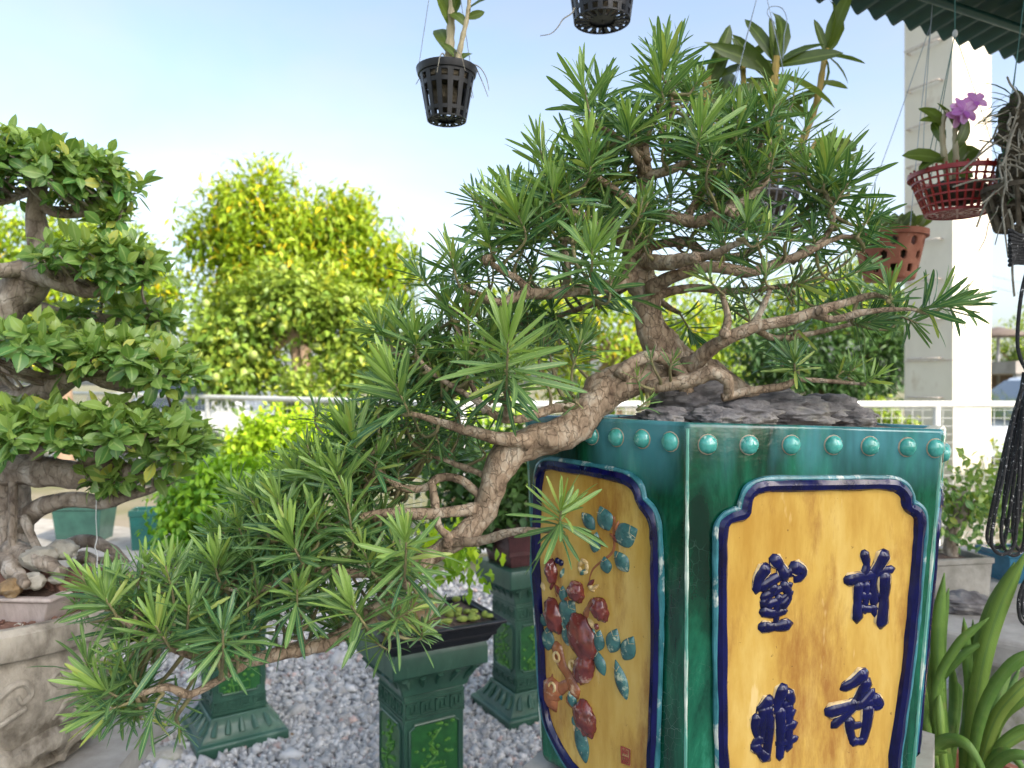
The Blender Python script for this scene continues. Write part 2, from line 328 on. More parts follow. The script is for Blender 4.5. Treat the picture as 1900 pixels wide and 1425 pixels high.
M['leaf_dry'] = pm('dry_leaf', (.45,.24,.12), (.30,.15,.07), .8, 40)
def stonemat():
    m, t, b, o = _nodes('gravel_stone'); a = N(t, 'ShaderNodeAttribute', attribute_name='tint')
    v = coord(t); col = mixc(t, ramp(t, noiz(t, v, 160, 4), [(.35, 0.), (.7, .5)]), a.outputs['Color'], (.62,.63,.65))
    t.links.new(col, b.inputs['Base Color']); b.inputs['Roughness'].default_value = .8; b.inputs['Specular IOR Level'].default_value = .3; return m
M['stone'] = stonemat()

# ------------------------------------------------------------------ leaves
def leafgeo(prof, w, bend=.15, fold=.25, twist=0):
    """unit-length leaf along +y, upper face +z; three vertices a station (edge, midrib, edge)"""
    V = []; G = []
    for t, h in prof:
        a = bend*t; y = t*math.cos(a*.8); z = -t*math.sin(a*.8)
        tw = twist*t; c, s_ = math.cos(tw), math.sin(tw)
        for sx in (-1, 0, 1):
            x = sx*h*w; zz = abs(sx)*h*w*fold
            V.append((x*c-zz*s_, y, z+zz*c+x*s_)); G.append(abs(sx))
    F = []
    for i in range(len(prof)-1):
        a = i*3; F += [(a, a+1, a+4, a+3), (a+1, a+2, a+5, a+4)]
    return np.array(V), np.array(F), np.array(G, float)
STRAP = [(0,.18),(.12,.55),(.35,.95),(.6,1),(.84,.82),(.95,.5),(1,.14)]
OVATE = [(0,.06),(.12,.12),(.22,.5),(.42,.95),(.62,1),(.82,.62),(.95,.2),(1,.03)]
SIMPLE = [(0,.15),(.45,1),(1,.06)]
PINE_V = [leafgeo(STRAP, .050, b, f, tw) for b, f, tw in ((.03,.3,0),(.12,.25,.2),(.22,.3,-.2),(-.08,.3,.15),(.4,.25,.1),(.08,.35,-.35))]
FICUS_V = [leafgeo(OVATE, w, b, f, tw) for w, b, f, tw in ((.25,.2,.25,0),(.27,.45,.3,.2),(.23,-.1,.25,-.2),(.26,.7,.2,.1))]
TREE_V = [leafgeo(SIMPLE, w, b, .3) for w, b in ((.16,.3),(.2,.6),(.13,.1))]
ROUND_V = [leafgeo(SIMPLE, w, b, .3) for w, b in ((.30,.3),(.34,.6),(.26,.1))]
def frame(d, up, roll=0):
    """matrix 3x3 with y along d and z near up"""
    d = d/np.linalg.norm(d); z = up-d*np.dot(up, d); n = np.linalg.norm(z)
    if n < 1e-4: z = np.array((.3,.5,.8)); z = z-d*np.dot(z, d); n = np.linalg.norm(z)
    z = z/n; x = np.cross(d, z)
    if roll: z, x = z*math.cos(roll)+x*math.sin(roll), x*math.cos(roll)-z*math.sin(roll)
    return np.stack([x, d, z], 1)
def merge(variants, items, origin):
    """items: (pos, R3, scale, variant, young, rnd) -> V, F, tint"""
    VV = []; FF = []; TT = []; n = 0
    for k, (V, F, G) in enumerate(variants):
        it = [i for i in items if i[3] == k]
        if not it: continue
        Pp = np.array([i[0] for i in it]); R = np.array([i[1] for i in it]); S = np.array([i[2] for i in it])
        X = np.einsum('nij,vj->nvi', R, V)*S[:, None, None]+Pp[:, None, :]-np.array(origin)
        m = len(it); VV.append(X.reshape(-1, 3))
        FF.append((F[None]+(np.arange(m)*len(V))[:, None, None]+n).reshape(-1, 4)); n += m*len(V)
        T = np.zeros((m, len(V), 3)); T[:, :, 0] = np.array([i[4] for i in it])[:, None]; T[:, :, 1] = G; T[:, :, 2] = np.array([i[5] for i in it])[:, None]
        TT.append(T.reshape(-1, 3))
    return np.concatenate(VV), np.concatenate(FF), np.concatenate(TT)
def foliage(name, variants, items, mat, parent, stuff=False):
    o0 = ORG[parent.name]; V, F, T = merge(variants, items, o0)
    me = quads_mesh(name, V, F, T); smooth(me); o = link(name, me, mat, parent)
    if stuff: o['kind'] = 'stuff'
    return o
LEAFMESH = {}
def leaf_objects(items, variants, key, mat, parent):
    """each leaf an object of its own; meshes are shared between leaves of a kind"""
    o0 = ORG[parent.name]
    for pos, R, s, k, y, r in items:
        q = (key, k, round(y*4), round(r*3))
        if q not in LEAFMESH:
            V, F, G = variants[k]; T = np.zeros((len(V), 3)); T[:, 0] = round(y*4)/4; T[:, 1] = G; T[:, 2] = round(r*3)/3*.8
            me = quads_mesh('leaf', V, F, T); smooth(me); me.materials.append(mat); LEAFMESH[q] = me
        o = bpy.data.objects.new('leaf', LEAFMESH[q]); COL.objects.link(o); o.parent = parent
        M4 = Matrix.Identity(4)
        for i in range(3):
            for j in range(3): M4[i][j] = float(R[i][j])*s
            M4[i][3] = float(pos[i])-o0[i]
        o.matrix_basis = M4
def rnd(a, b): return float(rng.uniform(a, b))

# ------------------------------------------------------------------ ground
def sheet(name, x0, x1, y0, y1, z, mat, kind='structure', n=1):
    m = MB(); m.add([(x0,y0,z),(x1,y0,z),(x1,y1,z),(x0,y1,z)], [(0,1,2,3)]); o = m.build(name, mat, smooth=False); o['kind'] = kind; return o
sheet('ground', -400, 400, -300, 900, 0, M['grass'])
sheet('gravel_bed', -3.4, 3.6, -1.1, 5.55, .004, M['gravel_bed'])
# loose crushed stone
def gravel():
    P = []
    for y0, y1, k in ((2.35, 3.2, 5200), (3.2, 4.3, 2900), (4.3, 5.5, 1500)):
        xr = (y1*.62+.2)
        n = int(k*(y1-y0)*(1.9*xr)); y = rng.uniform(y0, y1, n); x = rng.uniform(-xr, xr*.55, n); P.append(np.stack([x, y], 1))
    P = np.concatenate(P); n = len(P)
    base = np.array([(-1,-1,-1),(1,-1,-1),(1,1,-1),(-1,1,-1),(-1,-1,1),(1,-1,1),(1,1,1),(-1,1,1)], float)*.62
    F = np.array([(3,2,1,0),(4,5,6,7),(0,1,5,4),(1,2,6,5),(2,3,7,6),(3,0,4,7)])
    V = base[None]+rng.uniform(-.42, .42, (n, 8, 3)); s = rng.gamma(6, .0016, n)+.0035
    s[rng.random(n) < .03] *= 1.9; V *= s[:, None, None]; V[:, :, 2] *= .7
    q = rng.normal(size=(n, 4)); q /= np.linalg.norm(q, axis=1)[:, None]; w, x, y, z = q.T
    R = np.stack([np.stack([1-2*(y*y+z*z), 2*(x*y-z*w), 2*(x*z+y*w)], 1), np.stack([2*(x*y+z*w), 1-2*(x*x+z*z), 2*(y*z-x*w)], 1), np.stack([2*(x*z-y*w), 2*(y*z+x*w), 1-2*(x*x+y*y)], 1)], 1)
    V = np.einsum('nij,nvj->nvi', R, V); V[:, :, 0] += P[:, 0][:, None]; V[:, :, 1] += P[:, 1][:, None]; V[:, :, 2] += (rng.uniform(.004, .016, n))[:, None]
    FF = (F[None]+(np.arange(n)*8)[:, None, None]).reshape(-1, 4)
    g = rng.uniform(.12, .62, n)**1.1; g = g*.9+.17; T = np.stack([g*1.05, g, g*.92], 1); rust = rng.random(n) < .05; big = rng.random(n) < .02; T[rust] = np.stack([g[rust]*1.1, g[rust]*.75, g[rust]*.6], 1)
    me = quads_mesh('gravel', V.reshape(-1, 3), FF, np.repeat(T, 8, 0)); o = link('gravel', me, M['stone'])
    o['kind'] = 'stuff'; o['label'] = 'pale grey crushed stone gravel covering the ground'; o['category'] = 'gravel'
gravel()

# ------------------------------------------------------------------ unseen block added behind the camera to keep the sun off the near garden
sh_ = Vector((SDIR.x, SDIR.y, 0)).normalized(); sp0 = Vector((-sh_.y, sh_.x, 0)); BD = 34.0; BT = 1.25+math.tan(SUN_EL)*(BD-4+3.2)
def blk(p, s, z): q = sp0*p+sh_*(BD+s); return Vector((q.x, q.y, z))
blocker = thing('sun_blocker', blk(-2,0,0), 'tall pale unseen block added far behind the viewer to block the sun', 'building')
def ablk(p0, p1, s0, s1, z0, z1, name, mat, par):
    m = MB(); vs = [blk(p,s,z) for z in (z0,z1) for p,s in ((p0,s0),(p1,s0),(p1,s1),(p0,s1))]; m.add(vs, [(0,1,2,3),(7,6,5,4),(0,4,5,1),(1,5,6,2),(2,6,7,3),(3,7,4,0)]); return m.build(name, M[mat], par, smooth=False)
ablk(-4,4.3,-4,4,0,BT-.6,'wall','wall_white',blocker); ablk(-4.2,4.4,-4.2,4.2,BT-.6,BT,'blocker_top','concrete_pale',blocker)
for fl in range(7):  # windows only dress the added sun blocker
    for k in range(2,5):
        f = ablk(-8+k*2.5,-6.6+k*2.5,-4.06,-3.98,1.2+fl*3.1,2.7+fl*3.1,'window','white_paint',blocker); ablk(-7.9+k*2.5,-6.7+k*2.5,-4.09,-4.05,1.3+fl*3.1,2.6+fl*3.1,'blocker_pane','glass',f)

# ------------------------------------------------------------------ corrugated lean-to roof, top right
EA = Vector((.80, 1.985, 2.335)); ED = Vector((.896, .442, 0)).normalized(); EP = Vector((.442, -.896, 0)).normalized()
rf = thing('corrugated_roof', (EA.x, EA.y, 2.3), 'dark green corrugated metal roof sheet in the top right corner', 'roof')
def corr(x0, x1, d0, d1, z, name):
    m = MB(); st = .07/8; n = int((x1-x0)/st); rows = (d0, (d0+d1)/2, d1); vs = []
    for d in rows:
        for i in range(n+1):
            u = x0+i*st; h = .0125*math.sin(2*PI*u/.07)
            vs.append(EA+ED*u+EP*d+Vector((0,0,z+h+d*.16)))
    fs = [(r*(n+1)+i, r*(n+1)+i+1, (r+1)*(n+1)+i+1, (r+1)*(n+1)+i) for r in range(2) for i in range(n)]
    m.add(vs, fs); o = m.build(name, M['roof_green'], rf, ang=180)
    md = o.modifiers.new('thick', 'SOLIDIFY'); md.thickness = .0015
corr(-.12, 1.02, 0, 2.2, 0, 'roof_sheet'); corr(.95, 2.1, -.02, 2.2, .006, 'roof_sheet'); corr(2.03, 3.6, 0, 2.2, .012, 'roof_sheet')
def onroof(u, d, dz): return EA+ED*u+EP*d+Vector((0,0,d*.16+dz))
MB().bar(onroof(-.1,.30,-.045), onroof(3.5,.30,-.045), .05, .06).build('purlin', M['steel'], rf, smooth=False)
MB().bar(onroof(-.1,1.9,-.045), onroof(3.5,1.9,-.045), .05, .06).build('purlin', M['steel'], rf, smooth=False)
for u in (1.0, 3.2): MB().bar(onroof(u,.05,-.105), onroof(u,2.15,-.105), .05, .06).build('rafter', M['steel'], rf, smooth=False)
for u, dd_ in ((3.2,.30),(3.2,2.0),(1.0,2.0)): p = onroof(u,dd_,-.14); MB().tube([(p.x,p.y,0), p], .03, 10).build('post', M['steel'], rf)
# pipe carrying the hanging pots, out of frame above
pa = EA-ED*2.6; pa.z = 2.42; pb = EA+ED*3.2+EP*.14; pb.z = 2.325
hp = thing('hanging_pipe', (pa.x, pa.y, 0), 'galvanised pipe on a post that carries the hanging pots', 'pipe')
pm0 = EA-ED*.1+EP*.14; pm0.z = 2.325
MB().tube([pa, pm0, pb], .012, 10).build('pipe', M['roof_green'], hp); MB().tube([(pa.x,pa.y,0), (pa.x,pa.y,2.42)], .02, 10).build('post', M['galv'], hp)
def hangpoint(x): 
    t = (x-EA.x)/ED.x; z = 2.32 if t > -.1 else 2.32+(-.1-t)/2.5*.08
    return Vector((x+(EP.x*.14 if t > -.1 else 0), EA.y+ED.y*t+(EP.y*.14 if t > -.1 else EP.y*.14*max(0,1-(-.1-t)/2.5)), z-.008))

# ------------------------------------------------------------------ pillar with rungs
pc = W(1757, 712, 6.75); pr = rad(23)
pl = thing('concrete_pillar', (pc.x, pc.y, 0), 'tall cream concrete pillar with metal rungs behind the wire fence', 'pillar')
def rp(x, y, z): return Vector((pc.x, pc.y, 0))+Matrix.Rotation(pr, 3, 'Z')@Vector((x, y, z))
a_ = .235
MB().box((pc.x,pc.y,4.0),(a_,a_,4.0),pr).build('shaft', M['pillar'], pl, smooth=False)
for z in (1.55, 4.3): MB().box((pc.x,pc.y,z),(a_+.004,a_+.004,.006),pr).build('joint', M['rung'], pl, smooth=False)
for k in range(12):
    z = .9+.335*k
    m = MB(); m.tube([rp(-a_,.17,z), rp(-a_-.05,.17,z), rp(-a_-.06,.16,z), rp(-a_-.06,-.13,z), rp(-a_-.05,-.14,z), rp(-a_,-.14,z)], .008, 6); m.build('rung', M['rung'], pl)

# ------------------------------------------------------------------ fences
def fence(name, A, B, label, step=.075, h=1.2, posts=4):
    A = Vector(A); B = Vector(B); L = (B-A).length; d = (B-A)/L
    t = thing(name, (A.x, A.y, 0), label, 'fence', 'wire fence round the garden')
    MB().tube([A+Vector((0,0,h)), B+Vector((0,0,h))], .026, 10).build('top_rail', M['white_paint'], t)
    MB().tube([A+Vector((0,0,.12)), B+Vector((0,0,.12))], .02, 8).build('bottom_rail', M['white_paint'], t)
    for i in range(posts):
        p = A+d*(L*i/(posts-1)); MB().tube([p, p+Vector((0,0,h))], .024, 8).build('post', M['white_paint'], t)
    m = MB(); n = int(L/step)
    for i in range(n):
        p = A+d*(i*step); m.bar(p+Vector((0,0,.12)), p+Vector((0,0,h)), .0035, .0035, (1,0,0))
    for k in range(int((h-.12)/.06)): m.bar(A+Vector((0,.004,.14+k*.06)), B+Vector((0,.004,.14+k*.06)), .0035, .0035)
    m.build('wire_mesh', M['galv'], t, smooth=False)
fence('wire_fence', (-.36,5.7,0), (6.6,5.66,0), 'galvanised wire fence with grey rail in front of the concrete pillar', posts=5)
fence('wire_fence', (-8.3,13.9,0), (-.38,5.74,0), 'white railed wire fence running back on the left behind the bushes', step=.09, posts=6)

# ------------------------------------------------------------------ trees and shrubs behind
def crown_items(lobes, d, n, size, variants, droop=.5, dd=1.0, yb=(0,1), shell=.55):
    """lobes: (px, py, rx, ry[, depth shift]) ellipsoids in the photo, given depth from d"""
    it = []; area = np.array([l[2]*l[3] for l in lobes]); area = area/area.sum()
    for l, f in zip(lobes, area):
        dep = d+(l[4] if len(l) > 4 else 0); c = np.array(W(l[0], l[1], dep)); rx = l[2]/FPX*dep; rz = l[3]/FPX*dep; ry = min(rx, rz*1.4)*dd
        k = max(3, int(n*f)); nb = max(3, k//46)
        # leaves gather on twig ends, so that light and dark clumps form
        tw = []
        for j in range(nb):
            v = rng.normal(size=3); v /= np.linalg.norm(v); r = rnd(shell, 1.0)
            tw.append((c+v*np.array([rx, ry, rz])*r, v))
        for i in range(k):
            q, v = tw[int(rng.integers(nb))]
            pos = q+np.clip(rng.normal(size=3), -1.5, 1.5)*size*1.25
            dirv = v*.7+rng.normal(size=3)*.6+np.array([0,0,-droop+.2]); up = v+np.array([0,0,1.1])+rng.normal(size=3)*.35
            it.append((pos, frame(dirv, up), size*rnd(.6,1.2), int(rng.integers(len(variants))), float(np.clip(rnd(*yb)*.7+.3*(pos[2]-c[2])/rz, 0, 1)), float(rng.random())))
    return it
def tree(name, label, cat, lobes, d, n, size, mat, variants=TREE_V, trunk=None, base=0, group=None, limbs=True, droop=.5, bark='bark_tree', yb=(0,1), tr=.1, shell=.5):
    cx = sum(l[0] for l in lobes)/len(lobes); b = W(trunk[0][0] if trunk else cx, 712, d)
    t = thing(name, (b.x, b.y, base), label, cat, group)
    foliage('crown', variants, crown_items(lobes, d, n, size, variants, droop, yb=yb, shell=shell), mat, t)
    m = MB(); top = None
    if trunk:
        pts = [(b.x, b.y, base-.02)]+[tuple(W(p[0], p[1], d)) for p in trunk]; rr = [tr*(1-.5*i/(len(pts)-1)) for i in range(len(pts))]
        sp = spline([p+(r,) for p, r in zip(pts, rr)], 4); m.tube([s[:3] for s in sp], [s[3] for s in sp], 10, wob=.15, wf=6/tr*.1)
        top = Vector(pts[-1])
    else: top = Vector((b.x, b.y, base)); 
    m2 = MB()
    for l in lobes:
        dep = d+(l[4] if len(l) > 4 else 0); e = W(l[0], l[1], dep); mid = (top+e)/2+Vector((rnd(-.05,.05),0,-.06))*(e-top).length
        sp = spline([tuple(top), tuple(mid), tuple(e)], 4); m2.tube([s[:3] for s in sp], [tr*.45*(1-.75*i/(len(sp)-1)) for i in range(len(sp))], 6)
    if trunk: m.build('trunk', M[bark], t)
    m2.build('limbs', M[bark], t); return t
GT = 'trees behind the fence'
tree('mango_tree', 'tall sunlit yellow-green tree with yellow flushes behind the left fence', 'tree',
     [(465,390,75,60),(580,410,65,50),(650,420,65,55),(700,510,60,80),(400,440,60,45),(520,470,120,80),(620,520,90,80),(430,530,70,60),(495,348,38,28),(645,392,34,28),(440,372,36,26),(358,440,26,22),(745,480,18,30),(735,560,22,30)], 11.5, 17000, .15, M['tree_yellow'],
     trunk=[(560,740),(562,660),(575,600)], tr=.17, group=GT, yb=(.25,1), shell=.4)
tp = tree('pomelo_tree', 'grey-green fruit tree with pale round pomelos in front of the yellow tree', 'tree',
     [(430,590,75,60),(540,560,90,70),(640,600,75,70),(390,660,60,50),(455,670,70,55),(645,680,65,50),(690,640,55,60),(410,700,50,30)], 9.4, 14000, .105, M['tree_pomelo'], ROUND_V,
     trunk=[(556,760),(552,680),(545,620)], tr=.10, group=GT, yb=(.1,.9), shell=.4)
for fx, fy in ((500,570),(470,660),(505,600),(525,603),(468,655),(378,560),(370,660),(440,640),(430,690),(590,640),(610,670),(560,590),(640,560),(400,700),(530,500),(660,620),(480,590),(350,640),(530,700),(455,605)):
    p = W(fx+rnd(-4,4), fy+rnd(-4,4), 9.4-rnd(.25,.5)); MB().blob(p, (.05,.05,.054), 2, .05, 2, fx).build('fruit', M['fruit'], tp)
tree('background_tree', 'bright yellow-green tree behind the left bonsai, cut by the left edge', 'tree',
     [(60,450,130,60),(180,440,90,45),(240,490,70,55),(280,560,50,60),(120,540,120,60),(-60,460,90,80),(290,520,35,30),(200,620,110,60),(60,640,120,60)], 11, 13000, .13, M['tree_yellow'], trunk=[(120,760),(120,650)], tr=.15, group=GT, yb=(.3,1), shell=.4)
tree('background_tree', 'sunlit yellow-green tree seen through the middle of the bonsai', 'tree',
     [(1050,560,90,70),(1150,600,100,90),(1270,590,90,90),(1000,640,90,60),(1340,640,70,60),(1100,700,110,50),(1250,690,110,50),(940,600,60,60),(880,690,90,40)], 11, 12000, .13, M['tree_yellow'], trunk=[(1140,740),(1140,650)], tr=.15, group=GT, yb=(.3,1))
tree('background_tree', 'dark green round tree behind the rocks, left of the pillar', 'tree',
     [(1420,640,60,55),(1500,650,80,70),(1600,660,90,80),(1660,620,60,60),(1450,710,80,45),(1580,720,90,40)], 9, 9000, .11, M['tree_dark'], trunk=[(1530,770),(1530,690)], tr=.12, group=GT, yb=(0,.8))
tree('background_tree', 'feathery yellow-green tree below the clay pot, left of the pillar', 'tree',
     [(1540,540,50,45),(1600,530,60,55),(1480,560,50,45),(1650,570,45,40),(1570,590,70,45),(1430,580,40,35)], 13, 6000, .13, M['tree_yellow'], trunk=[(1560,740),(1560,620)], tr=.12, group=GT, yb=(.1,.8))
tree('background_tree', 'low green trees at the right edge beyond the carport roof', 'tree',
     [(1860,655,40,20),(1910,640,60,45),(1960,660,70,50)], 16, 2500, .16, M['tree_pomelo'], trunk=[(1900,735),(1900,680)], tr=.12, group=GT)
tree('hedge_shrub', 'sunlit lime shrub showing under the cascading trunk behind the fence', 'shrub',
     [(830,790,60,40),(760,770,50,40),(900,790,60,45),(850,850,60,40),(930,850,50,40),(700,790,40,30)], 6.6, 5000, .07, M['bush_lime'], ROUND_V, trunk=[(840,930),(840,860)], tr=.04, yb=(.1,.9))
tree('hedge_shrub', 'pale leafy shrub growing over the white fence rail below the fruit tree', 'shrub',
     [(555,715,28,40),(575,750,35,25),(540,760,30,20)], 8.6, 1600, .08, M['tree_pomelo'], ROUND_V, trunk=[(560,850),(560,780)], tr=.03)

tree('hedge_shrub', 'low green shrub behind the right wire fence, left of the pillar', 'shrub',
     [(1590,790,40,22),(1640,785,40,25),(1560,810,40,25),(1670,820,35,30)], 6.3, 1500, .06, M['tree_pomelo'], ROUND_V, trunk=[(1620,900),(1620,830)], tr=.03, yb=(0,.7))
tree('hedge_shrub', 'low green shrub behind the right wire fence, right of the pillar', 'shrub',
     [(1860,880,35,35),(1900,860,40,40),(1840,930,30,25),(1930,900,40,40)], 6.3, 1500, .06, M['tree_pomelo'], ROUND_V, trunk=[(1880,990),(1880,900)], tr=.03, yb=(0,.7))

# ------------------------------------------------------------------ cars, carport and far things
def car(name, loc, rz, mat, label):
    t = thing(name, loc, label, 'car'); R = Matrix.Rotation(rz, 3, 'Z'); L0 = Vector(loc)
    def T(p): return L0+R@Vector(p)
    def loft(secs):
        m = MB(); vs = []; n = len(secs[0][1])
        for x, ring in secs: vs += [T((x, y, z)) for y, z in ring]
        fs = [(i*n+k, i*n+(k+1)%n, (i+1)*n+(k+1)%n, (i+1)*n+k) for i in range(len(secs)-1) for k in range(n)]
        m.add(vs, fs+[tuple(range(n-1,-1,-1)), tuple((len(secs)-1)*n+k for k in range(n))]); return m
    def ring(w, z0, z1): return [(-w,z0+.1),(-w*.95,z0),(w*.95,z0),(w,z0+.1),(w,z1-.12),(w*.9,z1),(-w*.9,z1),(-w,z1-.12)]
    loft([(-2.1,ring(.7,.35,.75)),(-1.95,ring(.82,.25,.88)),(-1,ring(.86,.22,.92)),(.6,ring(.86,.22,.95)),(1.6,ring(.84,.22,.88)),(2.05,ring(.72,.3,.72))]).build('body', mat, t)
    def cab(w0, w1, z1): return [(-w0,.86),(w0,.86),(w1,z1),(-w1,z1)]
    c = loft([(-1.75,cab(.74,.70,.9)),(-1.2,cab(.78,.62,1.42)),(.1,cab(.78,.62,1.48)),(.55,cab(.78,.62,1.42)),(1.15,cab(.76,.7,.92))]).build('cabin', mat, t)
    for s in (-1, 1):
        for x0, x1 in ((-1.15,-.35),(-.28,.5)):
            w = .785; m = MB(); m.add([T((x0,s*w,.93)),T((x1+(.25 if x1 > .4 else 0),s*w,.93)),T((x1,s*.66,1.36)),T((x0,s*.66,1.36))], [(0,1,2,3)]); o = m.build('window', M['glass'], c, smooth=False)
            md = o.modifiers.new('thick','SOLIDIFY'); md.thickness = .02; md.offset = 0
    m = MB(); m.add([T((.62,-.58,1.38)),T((.62,.58,1.38)),T((1.13,.7,.96)),T((1.13,-.7,.96))], [(0,1,2,3)]); o = m.build('windscreen', M['glass'], c, smooth=False); md = o.modifiers.new('thick','SOLIDIFY'); md.thickness = .03; md.offset = 0
    for x in (-1.3, 1.3):
        for s in (-1, 1):
            m = MB(); m.tube([T((x,s*.66,.31)),T((x,s*.88,.31))], .31, 20); w = m.build('wheel', M['tyre'], t)
            m = MB(); m.tube([T((x,s*.87,.31)),T((x,s*.89,.31))], .2, 16); m.build('rim', M['alloy'], w)
    for s in (-1, 1): MB().blob(T((1.9,s*.6,.68)), (.1,.13,.07), 2).build('headlight', M['galv'], t)
p = W(400, 712, 12.6); car('parked_car', (p.x-.6,p.y+1.0,0), rad(150), M['car_white'], 'white car parked beyond the left wire fence below the fruit tree')
p = W(1900, 712, 8.6); car('parked_car', (p.x+.75,p.y,0), rad(172), M['car_silver'], 'pale silver car parked behind the fence at the right edge')
p = W(1930, 712, 13)
cp = thing('carport', (p.x, p.y, 0), 'brown carport with a flat pale roof at the right edge', 'building')
MB().box((p.x+1.1,p.y+1,1.62),(1.9,1.6,.10)).build('roof', M['roof_tile'], cp, smooth=False)
MB().box((p.x+1.1,p.y+2.4,.75),(1.8,.08,.77)).build('wall', M['brown_wall'], cp, smooth=False)
for x in (-.7, 2.9): MB().box((p.x+x,p.y-.5,.76),(.05,.05,.76)).build('post', M['steel'], cp, smooth=False)
p = W(1852, 712, 15)
um = thing('patio_parasol', (p.x, p.y, 0), 'small dark parasol roof right of the pillar above the carport', 'parasol')
MB().lathe([(.55,2.27),(.5,2.33),(.02,2.46)], (p.x,p.y,0), 12, True).build('canopy', M['brown_wall'], um); MB().tube([(p.x,p.y,0),(p.x,p.y,2.36)], .03, 8).build('pole', M['steel'], um)
# power lines far behind
for k, (x0, y0, x1, y1) in enumerate(((330,475,780,512),(330,490,780,530),(1826,500,1980,530),(1826,520,1980,552))):
    a = W(x0-500, y0-12, 45); b = W(x1+400, y1+12, 45) if k < 2 else W(x1+100, y1, 45)
    if k >= 2: a = W(x0-20, y0, 45)
    sp = [(a+(b-a)*(i/12))+Vector((0,0,-.5*4*(i/12)*(1-i/12))) for i in range(13)]
    tag(MB().tube(sp, .025, 5).build('power_line', M['steel'], loc=a), ['upper of two thin power lines left of the bonsai','lower of two thin power lines left of the bonsai','upper thin power line right of the pillar','lower thin power line right of the pillar'][k], 'power line', 'power lines')

